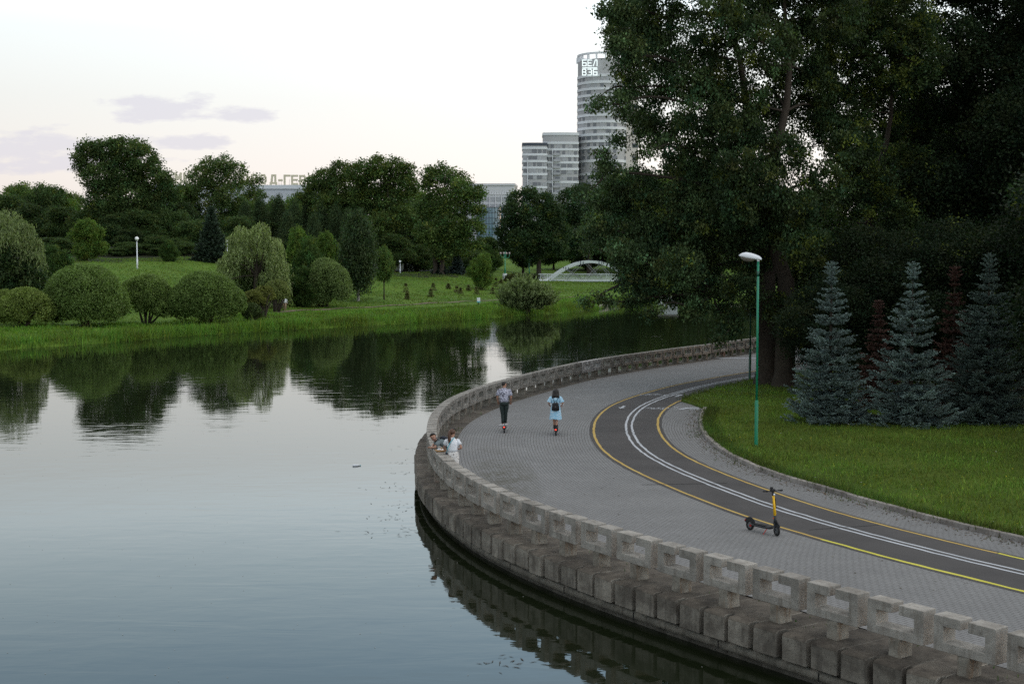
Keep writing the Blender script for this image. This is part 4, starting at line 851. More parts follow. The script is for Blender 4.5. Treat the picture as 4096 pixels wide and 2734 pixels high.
# ---------------------------------------------------------------- clipped dome shrubs
def dome(label, by, px, lobes, seed, col, stem=True, size=.23, name='clipped_shrub', per=7.0, skirt=True):
    h = hit(px, by); D = h.y; rng = np.random.default_rng(seed); e = thing(name, label, 'shrub', h); Ps = []; Ds = []; Tc = []
    for q in lobes:
        c = at_D(q[0], q[1], D + (q[3] if len(q) > 3 else 0)) - h; rx = 1.07 * q[2] / pxm(D); rz = rx * (q[4] if len(q) > 4 else .92); k = 26
        c = np.array(c); nb = int(60 + rx * rx * 10); bd = unit(rng.normal(size=(nb, 3))); bd[:, 2] = np.where(bd[:, 2] < -.5, -bd[:, 2], bd[:, 2])
        tone = np.exp(rng.normal(0, .17, nb)); n = int(per * rx * rx * 430)
        j = rng.integers(0, nb, n); d = unit(bd[j] + rng.normal(size=(n, 3)) * .55 / math.sqrt(nb) * 3.2)
        bump_ = .86 + .18 * np.clip((d * bd[j]).sum(1) - .90, -.3, .1) / .1
        sh = np.where(rng.random(n) < .72, 1.0, rng.uniform(.55, .95, n)); sh = sh + rng.normal(0, .03, n)
        p = c + d * np.c_[np.full(n, rx), np.full(n, rx), np.full(n, rz)] * (bump_ * sh)[:, None]
        ok = p[:, 2] > .12 + .25 * rng.random(n); Ps.append(p[ok]); Ds.append(d[ok] * .8 + np.array((0, 0, .7))); Tc.append((np.array(col) * (tone[j] * np.exp(rng.normal(0, .09, n)))[:, None])[ok])
    Ps, Ds, Tc = map(np.vstack, (Ps, Ds, Tc))
    V = leaf_quads(Ps, size, rng, .3, 2.4, unit(Ds)); link('foliage', np_mesh('foliage', V, np.arange(len(V)).reshape(-1, 4), MT['leaf'], np.clip(Tc, 0, 1)), e)
    m = MB()
    for k in range(7):
        a = k * 2.4; q = lobes[k % len(lobes)]; c = at_D(q[0], q[1], D) - h
        limb(m, (math.cos(a) * .25, math.sin(a) * .25, -.2), (c.x * .8 + math.cos(a) * .9, c.y * .8 + math.sin(a) * .9, max(c.z, 1.0)), .13, .04, rng)
    m.build('stem', MT['bark'], e, smooth=True); return e
DG = (.138, .205, .058)
dome('yellowish green clipped willow shrub, leftmost and lowest by the far water edge', 748, 58, [(60, 712, 52, 0, .9), (28, 716, 38, -1), (95, 712, 32, 1), (60, 690, 34, 2, .8), (5, 700, 36, 3)], 91, (.165, .218, .055))
dome('largest clipped dome shrub of the far bank, wider than its neighbours', 748, 195, [(195, 688, 82, 0, .88), (150, 700, 48, -1), (245, 695, 46, 1), (200, 650, 52, 1, .75), (268, 700, 28, 2), (195, 706, 70, 0, .62)], 92, DG)
dome('round clipped shrub on a short visible stem beside the largest dome', 745, 336, [(338, 682, 50, 0, .98), (365, 690, 34, 0), (312, 672, 34, 1), (372, 712, 24, -1)], 93, (.146, .208, .058))
dome('broad dark clipped dome shrub left of the small clipped trio', 742, 472, [(472, 690, 70, 0, .86), (430, 692, 42, -1), (520, 694, 40, 0), (470, 662, 50, 1, .7), (540, 702, 24, 1), (472, 704, 62, 0, .6)], 94, DG)
dome('small clipped shrub with yellowing tops on bare brown stems', 728, 604, [(582, 684, 22, 0, .8), (606, 672, 21, 1, .7), (592, 692, 20, 0, .7), (618, 682, 14, 1, .7)], 95, (.150, .165, .044))
dome('small round clipped shrub tucked behind the yellowing one', 716, 634, [(634, 668, 26, 0, .9), (645, 675, 18, 0)], 96, (.150, .180, .058))
dome('lowest little round shrub at the foot of the yellowing clipped one', 735, 577, [(577, 716, 20, 0, .95), (592, 720, 12)], 97, (.066, .096, .034))
dome('grey green clipped dome shrub behind the riverside birch', 703, 745, [(752, 655, 48, 0, 1.0), (725, 672, 38, 0), (775, 668, 30, 0), (745, 622, 30, 1), (715, 690, 24, -1)], 98, (.130, .180, .062))
def spiky(label, by, px, lobes, seed, col, size=.42, n=260):
    h = hit(px, by, 80); D = h.y; rng = np.random.default_rng(seed); e = thing('river_shrub', label, 'shrub', h); Ps = []; Ds = []; Tc = []
    for q in lobes:
        c = np.array(at_D(q[0], q[1], D) - h); rx = q[2] / pxm(D)
        for i in range(int(n * rx * rx / 4)):
            d = unit(rng.normal(size=3)); d[2] = abs(d[2]); p0 = c + d * rx * rng.uniform(.3, .8); dd = unit(d + np.array((0, 0, .6))); L = rng.uniform(.8, 1.7); k = int(L / .1)
            t = np.linspace(0, 1, k)[:, None]; Ps.append(p0 + dd * t * L + rng.normal(size=(k, 3)) * .07); Ds.append(np.tile(dd, (k, 1))); Tc.append(np.tile(np.array(col) * math.exp(rng.normal(0, .25)), (k, 1)))
    Ps, Ds, Tc = map(np.vstack, (Ps, Ds, Tc)); ok = Ps[:, 2] > -.2; V = leaf_quads(Ps[ok], size, rng, .2, 3.0, Ds[ok])
    link('foliage', np_mesh('foliage', V, np.arange(len(V)).reshape(-1, 4), MT['leaf'], np.clip(Tc[ok], 0, 1)), e)
    m = MB()
    for k in range(8): limb(m, (0, 0, -.4), (math.cos(k * 2.4) * 1.6, math.sin(k * 2.4) * 1.2, 2.0), .08, .03, rng)
    m.build('stem', MT['bark'], e); return e
spiky('feathery grey green willow shrub overhanging the water right of the path sign', 722, 1205, [(1205, 690, 40), (1175, 690, 30), (1240, 690, 30), (1200, 670, 26), (1255, 700, 18), (1165, 705, 20), (1190, 708, 24), (1225, 708, 24)], 101, (.150, .195, .080), n=330)

# ---------------------------------------------------------------- firs and spruces
def spruce(name, label, base, H, Rb, seed, col, needle=.105, whorls=30, top_gap=.12, dens=1.0, dead=0.0, group=None, low=.02, quad=.036, twig_step=.11):
    rng = np.random.default_rng(seed); e = thing(name, label, 'spruce', base, 0, group); Pa = []; Da = []; Ta = []; m = MB()
    m.loft([(0, 0, -.2), (0, 0, H * .3), (0, 0, H * .7), (0, 0, H * .98)], [H * .018, H * .013, H * .007, .012], 7, cap=False)
    for w in range(whorls):
        t = ((w + rng.uniform(-.3, .3)) / (whorls - 1)); t = min(max(t, 0), 1); z = H * (low + (.90 - low) * t); Rr = Rb * ((1 - t) ** .92 * .96 + .06) * rng.uniform(.82, 1.12)
        nb = int((6 + 9 * (1 - t)) * dens)
        for b in range(nb):
            a = 2 * math.pi * (b + rng.uniform(-.35, .35)) / nb + w * 1.3; L = Rr * rng.uniform(.62, 1.15); d = np.array((math.cos(a), math.sin(a), 0)); sd_ = np.array((-d[1], d[0], 0))
            lift = .55 * t ** 2 - .16 * (1 - t) + rng.uniform(-.08, .08); k = max(int(L / .07), 3); s = np.linspace(.06, 1, k)
            P0 = d * (s * L)[:, None] + np.c_[np.zeros(k), np.zeros(k), z + L * (lift * s - .22 * s * (1 - s) * (1 - t) * 2 + .20 * s ** 3 * (1 - t))]
            if t < .8: m.loft([P0[0], P0[k // 2], P0[-1]], [.022 * (1 - t) + .006, .014, .005], 4, cap=False)
            tone = math.exp(rng.normal(0, .20)); Pa.append(P0); Da.append(np.tile(d + np.array((0, 0, lift)), (k, 1))); Ta.append(np.full(k, tone))
            ns = max(int(L / twig_step), 2)
            for q in range(ns):
                f = (q + .6) / ns; i = min(int(f * k), k - 1); tl = L * .34 * (1 - f * .75) * rng.uniform(.6, 1.1) + .05; kk = max(int(tl / .06), 2); ss = np.linspace(.15, 1, kk)[:, None]
                for sg in (-1, 1):
                    dd = unit(d * .75 + sd_ * sg * rng.uniform(.6, 1.1) + np.array((0, 0, rng.uniform(-.28, .10)))); Pa.append(P0[i] + dd * ss * tl); Da.append(np.tile(dd, (kk, 1))); Ta.append(np.full(kk, tone * math.exp(rng.normal(0, .1))))
    # leader
    k = 14; Pa.append(np.c_[np.zeros(k), np.zeros(k), np.linspace(H * .84, H, k)]); Da.append(np.tile((0, 0, 1.), (k, 1))); Ta.append(np.ones(k))
    for a in range(18): 
        s = np.linspace(.2, 1, 5)[:, None]; dd = unit(np.array((math.cos(a * 1.05), math.sin(a * 1.05), .7))); Pa.append(np.array((0, 0, H * (.91 + .03 * (a // 6)))) + dd * s * H * (.055 - .009 * (a // 6))); Da.append(np.tile(dd, (5, 1))); Ta.append(np.ones(5))
    Pa, Da, Ta = np.vstack(Pa), np.vstack(Da), np.concatenate(Ta); rep = 6; n = len(Pa) * rep
    Pn = np.repeat(Pa, rep, 0); Dn = np.repeat(unit(Da), rep, 0); rad = rng.normal(size=(n, 3)); rad = unit(rad - Dn * (rad * Dn).sum(1, keepdims=True)); rad[:, 2] = np.abs(rad[:, 2]) * .8 + rad[:, 2] * .2
    nd = unit(rad * .75 + Dn * .75); Ln = (needle * rng.uniform(.7, 1.2, n))[:, None]; sw = unit(np.cross(nd, rng.normal(size=(n, 3)))) * quad * .5
    V = np.stack([Pn - sw * .6, Pn + nd * Ln * .55 + sw, Pn + nd * Ln, Pn + nd * Ln * .5 - sw], 1).reshape(-1, 3)
    c = np.array(col)[None] * np.repeat(Ta, rep)[:, None] * np.exp(rng.normal(0, .18, n))[:, None]
    link('foliage', np_mesh('foliage', V, np.arange(4 * n).reshape(-1, 4), MT['needle'], np.clip(c, 0, 1)), e)
    m.build('trunk', MT['bark'], e, smooth=True); return e
def spruce_px(label, px, by, top, halfw, seed, col, **kw):
    p = at_z(px, by, .08); D = p.y; zt = HC + (568 - top) / pxm(D)
    return spruce('blue_spruce', label, p, zt - .08, halfw / pxm(D), seed, col, **kw)
BLUE = (.130, .178, .168)
spruce_px('silvery blue spruce nearest the green lamp post, leftmost of the row', 1903, 968, 602, 101, 111, BLUE, whorls=22, dens=1.15)
spruce_px('silvery blue spruce in the middle of the row, standing forward of the reddish one', 2088, 972, 603, 108, 112, (.150, .205, .194), whorls=20, dens=1.1)
spruce_px('broad green blue spruce at the right edge, darkest of the row', 2262, 966, 583, 140, 113, (.085, .122, .108), whorls=24, dens=1.15)
spruce_px('short dying spruce with dark red brown needles between the two bluest spruces', 2012, 935, 690, 56, 114, (.078, .040, .032), whorls=20, dens=.9)
spruce_px('tall dying red brown spruce squeezed between the middle and right spruces', 2184, 935, 612, 66, 115, (.074, .036, .028), whorls=20, dens=.85)
h = hit(486, 600); spruce('fir_tree', 'dark conical fir at the far edge of the lawn left of the weeping willow', h, HC + (568 - 478) / pxm(h.y) - h.z, 40 / pxm(h.y), 116, (.040, .064, .040), needle=.5, whorls=26, quad=.22, twig_step=.45)
h = hit(1049, 629); spruce('fir_tree', 'small dark blue fir under the two bare trunks on the lawn crest', h, 3.9, 1.6, 117, (.045, .065, .06), needle=.4, whorls=14, quad=.18, twig_step=.4)
h = hit(1010, 628); spruce('fir_tree', 'low dark fir left of the small blue fir on the lawn crest', h, 2.6, 1.4, 118, (.030, .045, .032), needle=.4, whorls=12, quad=.18, twig_step=.4)
SAP = [(728, 1095, 1150, 20), (737, 1160, 1198, 16), (917, 1093, 1137, 16), (900, 1135, 1182, 18), (1020, 1095, 1127, 13), (1078, 1113, 1152, 18), (1104, 1125, 1168, 20), (1158, 1105, 1140, 16), (1213, 1120, 1166, 15), (1245, 1103, 1134, 18), (1348, 1058, 1132, 26), (1325, 1123, 1161, 18), (1383, 1066, 1092, 20)]
for k, (zx, zt, zb, w) in enumerate(SAP):
    px = (1200 + zx / 1.7196) / DS; top = (500 + zt / 1.7196) / DS; by = (500 + zb / 1.7196) / DS; h = hit(px, by)
    spruce('spruce_sapling', 'knee to man high young spruce planted out on the open far lawn', h, HC + (568 - top) / pxm(h.y) - h.z, w / 1.7196 / DS / pxm(h.y), 130 + k, (.150, .160, .060), needle=.24, whorls=5, quad=.09, twig_step=.35, dens=.36, group='young spruces on the far lawn')

# hedges
def hedge(label, x0, x1, top, by, seed, col):
    h0, h1 = hit(x0, by), hit(x1, by); L = []; n = max(int((h1 - h0).length / 1.2), 2); zt = HC + (568 - top) / pxm(h0.y)
    D = (h0.y + h1.y) / 2; b = Vector(((h0.x + h1.x) / 2, D, min(h0.z, h1.z) - .1)); hh = max(zt - b.z, 1.0)
    for i in range(n + 1):
        x = h0.x + (h1.x - h0.x) * i / n; L.append(((x - b.x, 0, hh * .5), (1.0, 1.0, hh * .52)))
    e = thing('hedge', label, 'hedge', b); me, _ = crown_mesh('foliage', L, .3, np.random.default_rng(seed), col, .9, .4, 22); link('foliage', me, e)
    m = MB()
    for i in range(n + 1): x = h0.x + (h1.x - h0.x) * i / n - b.x; m.cyl((x, 0, -.2), (x, 0, hh * .6), .06, 6)
    m.build('stem', MT['bark'], e)
hedge('rounded olive hedge beside the white lamp plinth', 1168, 1194, 631, 648, 141, (.075, .085, .030))
hedge('clipped dark brownish hedge leading up to the footbridge', 1200, 1237, 629, 642, 142, (.046, .052, .024))
# ---------------------------------------------------------------- buildings beyond the park
MT['facade_grey'] = pmat('grey_facade', (.40, .40, .41), .8, noise=.08, scale=.3)
MT['facade_white'] = pmat('white_band', (.64, .66, .69), .7, noise=.05, scale=.3)
MT['facade_warm'] = pmat('sun_warmed_facade', (.62, .56, .52), .8, noise=.05, scale=.3)  # low sun on the tower wing put into its wall colour
MT['office_white'] = pmat('white_stone', (.60, .60, .62), .8, noise=.06, scale=.5)
MT['pane'] = pmat('window_pane', (.15, .16, .18), .25, rnd=.03, noise=.2, scale=.4)
MT['pane_pale'] = pmat('curtained_pane', (.34, .35, .37), .35, rnd=.08, noise=.3, scale=.5)
MT['bay_glass'] = pmat('blue_glass', (.10, .20, .26), .12, spec=.8, noise=.5, scale=.25)
MT['mullion'] = pmat('dark_frame', (.05, .06, .08), .5)
MT['sign_white'] = pmat('lit_sign_letter', (.8, .82, .85), .5, emit=(.85, 1.0, .97, .7))
MT['letter'] = pmat('tan_letter', (.70, .64, .47), .7)
MT['letter_edge'] = pmat('letter_rim', (.50, .48, .32), .7)
GLYPH = {'Б': [[(1, 1), (0, 1), (0, 0), (1, 0), (1, .52), (0, .52)]], 'Е': [[(1, 1), (0, 1), (0, 0), (1, 0)], [(0, .5), (.85, .5)]], 'Л': [[(0, 0), (.5, 1), (1, 1), (1, 0)]],
         'В': [[(0, 0), (0, 1), (.8, 1), (.95, .77), (.8, .52), (0, .52)], [(.8, .52), (1, .26), (.85, 0), (0, 0)]], 'Э': [[(0, 1), (.8, 1), (1, .78), (1, .22), (.8, 0), (0, 0)], [(.3, .5), (1, .5)]],
         'М': [[(0, 0), (0, 1), (.5, .35), (1, 1), (1, 0)]], 'И': [[(0, 1), (0, 0), (1, 1), (1, 0)]], 'Н': [[(0, 0), (0, 1)], [(1, 0), (1, 1)], [(0, .5), (1, .5)]], 'С': [[(1, .85), (.75, 1), (.25, 1), (0, .75), (0, .25), (.25, 0), (.75, 0), (1, .15)]],
         'К': [[(0, 0), (0, 1)], [(1, 1), (.1, .5), (1, 0)]], 'Г': [[(0, 0), (0, 1), (1, 1)]], 'О': [[(.25, 0), (0, .28), (0, .72), (.25, 1), (.75, 1), (1, .72), (1, .28), (.75, 0), (.25, 0)]], 'Р': [[(0, 0), (0, 1), (.8, 1), (1, .78), (.8, .48), (0, .48)]],
         'Д': [[(-.05, -.15), (-.05, .06), (1.05, .06), (1.05, -.15)], [(.12, .06), (.28, 1), (.88, 1), (.88, .06)]], 'Й': [[(0, .9), (0, 0), (1, .9), (1, 0)], [(.3, 1.05), (.7, 1.05)]], '-': [[(0, .42), (1, .42)]]}
def glyph(ch, w, h, sw, th, mats, name, parent, loc, rz=0.0, rim=0.0):
    m = MB()
    q = 0
    for st in GLYPH[ch]:
        for a, b in zip(st[:-1], st[1:]):
            A = Vector((a[0] * w, 0, a[1] * h)); B = Vector((b[0] * w, 0, b[1] * h)); d = (B - A).normalized() * sw * .5; q += 1
            m.bar(A - d, B + d, sw + .003 * q, th + .02 * q, 0, (0, 1, 0))
            if rim: m.bar(A - d * (1 + rim), B + d * (1 + rim), sw * (1 + rim) + .003 * q, th * .5 + .02 * q, 1, (0, 1, 0))
    o = m.build(name, mats, parent); o.location = loc; o.rotation_euler = (0, 0, rz); return o

# round residential tower with the lit sign
D = 690.0; k = pxm(D); ctr = at_D(1383, 568, D + 16); gz = -2.0; RX, RY = 60 / k, 15.0; zt = HC + (568 - 124) / k
tow = thing('round_tower', 'tall round white banded tower with lit rooftop letters, half hidden by the near tree', 'tower', (ctr.x, ctr.y, 0))
def ellipse(rx, ry, n=64, a0=0.0, a1=2 * math.pi, close=True): return [(rx * math.cos(a0 + (a1 - a0) * i / n), ry * math.sin(a0 + (a1 - a0) * i / n)) for i in range(n if close else n + 1)]
top_cap = zt - 3.5
MB().poly(ellipse(RX, RY), gz, top_cap).build('wall', MT['facade_grey'], tow, smooth=False)
zb_ = zt - 11.2; zs = [zb_ - 3.14 * i for i in range(0, 12)] + [zb_ - 3.14 * (11 + 2 * i) for i in range(1, 10)]
for z in zs:
    if z > 2: MB().poly(ellipse(RX + .35, RY + .35), z - .62, z + .62).build('band', MT['facade_white'], tow)
MB().poly(ellipse(RX * .72, RY * .72), top_cap - .1, zt - 2.6).build('roof_core', MT['mullion'], tow)
m = MB()
for (z0, z1, r_) in ((zt - .9, zt, .35),):
    o1 = ellipse(RX + r_, RY + r_); i1 = ellipse(RX - .5, RY - .5); n = len(o1)
    V = [(x, y, z) for z in (z0, z1) for x, y in o1] + [(x, y, z) for z in (z0, z1) for x, y in i1]
    F = []
    for i in range(n):
        j = (i + 1) % n; F += [(i, j, n + j, n + i), (2 * n + j, 2 * n + i, 3 * n + i, 3 * n + j), (n + i, n + j, 3 * n + j, 3 * n + i), (j, i, 2 * n + i, 2 * n + j)]
    m.add(V, F)
m.build('crown_ring', MT['facade_white'], tow)
for i in range(18):
    a = 2 * math.pi * (i + .5) / 18; x, y = RX * math.cos(a), RY * math.sin(a)
    MB().box((x, y, (zt + top_cap) / 2 - .5), (1.5, .55, zt - top_cap - .8), math.atan2(math.cos(a) * RX, -math.sin(a) * RY) + math.pi / 2).build('crown_column', MT['facade_white'], tow)
wmesh = MB().box((0, 0, 0), (1.5, .3, 1.75)).mesh('window', MT['pane_pale']); wmesh2 = MB().box((0, 0, 0), (1.5, .3, 1.75)).mesh('window', MT['pane'])
rw = random.Random(5); cnt = 0
front = [math.pi + .12 + .262 * q for q in range(12)]
low = MB(); fl = 0
z = zb_ - 1.57
while z > 20:
    for a in front:
        if rw.random() < .08: continue
        a_ = a + rw.uniform(-.01, .01); x, y = (RX + .02) * math.cos(a_), (RY + .02) * math.sin(a_); rz = math.atan2(math.cos(a_) * RX, -math.sin(a_) * RY)
        wd = rw.choice((1.0, 1.0, 1.6))
        if cnt < 99:
            o = link('window', wmesh if rw.random() < .55 else wmesh2, tow); o.location = (x, y, z - .02); o.rotation_euler = (0, 0, rz); o.scale = (wd, 1, 1); cnt += 1
        else: low.box((x, y, z - .02), (1.5 * wd, .3, 1.75), rz)
    z -= 3.14
o = low.build('lower_windows', MT['pane'], tow); o['kind'] = 'stuff'
# squarer sunlit wing on its right side
wing = at_D(1442, 568, D + 18) - ctr
MB().box((wing.x, 2, (zt - 9 + gz) / 2), (34 / k, 22, zt - 9 - gz)).build('side_wing', MT['facade_warm'], tow)
zz = zt - 13
while zz > 50:
    MB().box((wing.x + 2, 2 - 11.05, zz), (2.6, .3, 2.0)).build('wing_window', MT['mullion'], tow); zz -= 6.28
sign = thing('rooftop_sign', 'glowing white two line letter sign near the top of the round tower', 'sign', at_D(1353, 155, D - 1.4))
for row, word in enumerate(('БЕЛ', 'ВЭБ')):
    for c, ch in enumerate(word):
        glyph(ch, 1.75, 2.75, .40, .5, MT['sign_white'], 'letter', sign, (-3.5 + c * 2.6, 0, .75 - row * 4.35))
MB().box((0, 0, -.22), (7.2, .4, .4)).build('bar', MT['sign_white'], sign)

# lower blocks beside the tower
def block(name, label, px0, px1, top, D, rows, cols, seed, bulge=3.0, crown=True):
    k = pxm(D); a, b = at_D(px0, 568, D), at_D(px1, 568, D); w = b.x - a.x; zt = HC + (568 - top) / k; r = random.Random(seed)
    e = thing(name, label, 'apartment block', ((a.x + b.x) / 2, D, 0)); n = 12
    def plan(o): return [(-w / 2 - o, 16)] + [(-w / 2 - o + (w + 2 * o) * i / n, -o - bulge * math.sin(math.pi * i / n)) for i in range(n + 1)] + [(w / 2 + o, 16)]
    MB().poly(plan(0), -2, zt - 1.0).build('wall', MT['facade_grey'], e)
    fh = 3.1; z = zt - (5.0 if crown else 2.5); i = 0
    MB().poly(plan(.3), zt - 1.3, zt).build('parapet', MT['facade_white'] if crown else MT['mullion'], e)
    cnt = 0
    while z > 24:
        if i < 4 or i % 2 == 0: MB().poly(plan(.25), z - .55, z + .55).build('band', MT['facade_white'], e)
        for c in range(cols):
            t = (c + .5) / cols; x = -w / 2 + w * t; y = -bulge * math.sin(math.pi * t) - .02
            if cnt < 99 and r.random() > .06:
                o = link('window', wmesh if r.random() < .45 else wmesh2, e); o.location = (x + r.uniform(-.15, .15), y, z - 1.57); o.scale = (r.choice((.8, 1.0, 1.5)), 1, .95); o.rotation_euler = (0, 0, -math.atan(bulge * math.pi / w * math.cos(math.pi * t))); cnt += 1
        if crown and z < zt - 8: MB().box((-w * .12, -bulge - .55, z - 2.3), (3.4, 1.3, 1.1)).build('balcony', MT['pane_pale'], e)
        z -= fh; i += 1
    MB().box((-w * .12 - 2.0, -bulge - .3, zt / 2 - 3), (.35, .9, zt - 9)).build('pilaster', MT['facade_white'], e)
    return e
block('apartment_block', 'middle height apartment block with a balcony stack, touching the tower', 1246, 1326, 307, 688, 16, 6, 3, 1.6)
block('apartment_block', 'lowest grey banded apartment block at the left of the tower group', 1199, 1254, 330, 684, 15, 5, 4, .9, False)
# white office with the glazed bay
D = 640.0; k = pxm(D); a, b = at_D(1040, 568, D), at_D(1180, 568, D); zt = HC + (568 - 425) / k; w = b.x - a.x
off = thing('office_building', 'long white office with square windows and a curved blue glass bay between the far trees', 'office', ((a.x + b.x) / 2, D, 0), R(-3))
MB().box((0, 12, zt / 2), (w, 24, zt)).build('wall', MT['office_white'], off)
MB().box((0, 11.9, zt + .1), (w + .8, 24.8, .9)).build('cornice', MT['office_white'], off)
m = MB()
for i in range(24): m.add([(-w / 2 + w * i / 24, -.35, zt - 4.4), (-w / 2 + w * (i + 1) / 24, -.35, zt - 4.4), (-w / 2 + w * (i + .5) / 24, -.05, zt - 2.2)], [(0, 1, 2)])
m.build('frieze', MT['office_white'], off)
wm3 = MB().box((0, 0, 0), (1.75, .3, 1.9)).mesh('window', MT['pane_pale'])
for rI in range(5):
    for c in range(10):
        o = link('window', wm3, off); o.location = (w / 2 - 1.9 - c * 2.6, -.06, zt - 6.4 - rI * 3.06)
for c in range(11): MB().box((w / 2 - .6 - c * 2.6, -.25, zt - 12.5), (.42, .5, 15.5)).build('pier', MT['office_white'], off)
for c in range(4): 
    o = link('window', wm3, off); o.location = (w / 2 - 20 + c * 3.2, -.08, 9.0); o.scale = (1.4, 1, 2.2)
bay_c = at_D(1124, 568, D - 4) - at_D(0, 568, D - 4); bx = at_D(1124, 568, D - 4).x - (a.x + b.x) / 2; br = 30 / k; zb0, zb1 = HC + (568 - 551) / k, HC + (568 - 477) / k
bay = MB().poly(ellipse(br, 5.5), zb0, zb1).build('glass_bay', MT['bay_glass'], off); bay.location = (bx, -1, 0)
m = MB()
for i in range(15): 
    a_ = math.pi + math.pi * i / 14; m.box(((br + .05) * math.cos(a_), 5.55 * math.sin(a_), (zb0 + zb1) / 2), (.16, .16, zb1 - zb0))
for z in np.linspace(zb0 + 2.5, zb1, 6): m.poly(ellipse(br + .12, 5.62), z - .1, z + .1)
mo = m.build('mullion', MT['mullion'], bay)
MB().box((bx, -2, zb0 - .7), (br * 2 + 16, 12, 1.5)).build('ledge', MT['office_white'], off)
MB().box((0, -3, zb0 / 2 - 2.2), (w + 6, 8, zb0 - .9)).build('podium', MT['office_white'], off)
# distant building that carries the roof letters
D = 800.0; k = pxm(D); zt = HC + (568 - 425.5) / k; a, b = at_D(330, 568, D), at_D(735, 568, D)
far = thing('long_building', 'distant long white building under the big roof letters', 'building', ((a.x + b.x) / 2, D + 9, 0))
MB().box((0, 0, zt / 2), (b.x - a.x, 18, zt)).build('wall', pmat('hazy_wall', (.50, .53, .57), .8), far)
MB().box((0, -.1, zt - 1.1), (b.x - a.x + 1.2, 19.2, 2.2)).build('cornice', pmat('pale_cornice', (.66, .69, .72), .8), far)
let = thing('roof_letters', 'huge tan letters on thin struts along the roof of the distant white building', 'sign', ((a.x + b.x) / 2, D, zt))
for zx, ch in ((130, 'М'), (262, 'И'), (395, 'Н'), (525, 'С'), (655, 'К'), (1050, 'Г'), (1180, 'О'), (1325, 'Р'), (1458, 'О'), (1620, 'Д'), (1730, '-'), (1835, 'Г'), (1952, 'Е'), (2078, 'Р'), (2200, 'О'), (2325, 'Й')):
    px = (680 + zx / 3.915) / DS; ty = 212 + (zx - 130) * .0195; p = at_D(px, (640 + (ty + 128) / 3.915) / DS, D); q = at_D(px, (640 + ty / 3.915) / DS, D)
    hgt = q.z - p.z; wd = .62 * hgt if ch != '-' else .3 * hgt
    o = glyph(ch, wd, hgt, .85, .5, [MT['letter'], MT['letter_edge']], 'letter', let, (p.x - let.location.x - wd / 2, 0, p.z - zt), rim=.28)
    mm = MB()
    for x in (0, wd): mm.bar((x, .1, 0), (x, .1, zt - p.z - .5), .1); mm.bar((x, .1, hgt * .6), (x - .8, 2.5, zt - p.z - .3), .1)
    mm.build('strut', MT['mullion'], o)

# ---------------------------------------------------------------- footbridge
b0 = at_D(1253, 645, 300.0); k = pxm(300.0); half = 101 / k; rise = (645 - 598) / k
br_ = thing('arch_footbridge', 'white steel arch footbridge with two curved ribs at the far end of the lawn', 'bridge', (b0.x + half, 300.0, b0.z), R(4))
MT['bridge'] = pmat('bridge_white', (.52, .56, .56), .5, noise=.08, scale=.6)
for yy in (-2.0, 2.6):
    pts = [(-half + 2 * half * i / 24, yy, -.2 + rise * (1 - (-1 + 2 * i / 24) ** 2)) for i in range(25)]; m = MB()
    for p, q in zip(pts[:-1], pts[1:]): m.bar(Vector(p) - (Vector(q) - Vector(p)) * .02, q, .5, .55, 0, (0, 1, 0))
    ar = m.build('arch_rib', MT['bridge'], br_)
    for s in (.24, .38, .62, .76):
        i = int(s * 24)
        for ox in (0, .55): MB().box(Vector(pts[i]) + Vector((ox, -.02, .02)), (.14, .62, .66)).build('joint_plate', MT['mullion'], ar)
for i in (7, 9, 12, 15, 17):
    x = -half + 2 * half * i / 24; z = -.2 + rise * (1 - (-1 + 2 * i / 24) ** 2)
    MB().bar((x, -2.0, z - .15), (x, 2.6, z - .15), .18).build('cross_beam', MT['bridge'], br_)
for i, (x0, x1) in enumerate(((-.55, -.2), (-.2, -.55), (-.1, .25), (.25, -.1), (.55, .2))):
    for yy in (-2, 2.6):
        f = lambda q: -.2 + rise * (1 - q * q)
        MB().bar((x0 * half, yy, .5), (x1 * half, yy, f(x1) - .25), .11).build('diagonal_brace', MT['grey_metal'], br_)
MB().box((0, .3, .22), (2 * half + 3, 4.0, .45)).build('deck', MT['bridge'], br_)
m = MB()
for yy in (-1.6, 2.2):
    m.box((0, yy, 1.55), (2 * half + 3, .07, .07)); m.box((0, yy, .72), (2 * half + 3, .05, .05))
    for i in range(96): m.box((-half - 1.4 + (2 * half + 2.8) * i / 95, yy, 1.1), (.035 if i % 8 else .08, .035, .86))
m.build('railing', MT['bridge'], br_)
MB().box((-half - .4, .3, -.3), (2.6, 4.6, 1.5)).build('abutment', MT['white_paint'], br_)
MB().box((half + .4, .3, -.4), (2.6, 4.6, 1.5)).build('abutment', MT['bridge'], br_)
# low stone edging at the far shore
p0, p1, p2 = at_z(1368, 708.5, -.9), at_z(1424, 698, -.9), at_z(1475, 694, -.9)
m = MB()
for a, b in ((p0, p1), (p1, p2)): m.bar(Vector(a) + Vector((0, .3, .22)), Vector(b) + Vector((0, .3, .22)), .7, .5)
tag(m.build('stone_edging', MT['stone']), 'low pinkish stone edging where the far lawn meets the water', 'edging')
# pale landing stage beyond the hanging branches
p = at_z(1533, 702, -.9); q = thing('landing_stage', 'low pale landing wall across the water, glimpsed under the hanging branches', 'landing', (p.x, p.y, -.9))
MB().box((0, .6, .45), (2.6, 1.2, 1.5)).build('wall', pmat('pale_landing', (.42, .45, .44), .8, noise=.15, scale=2), q); MB().box((0, .6, 1.24), (2.8, 1.4, .1)).build('coping', MT['stone'], q)

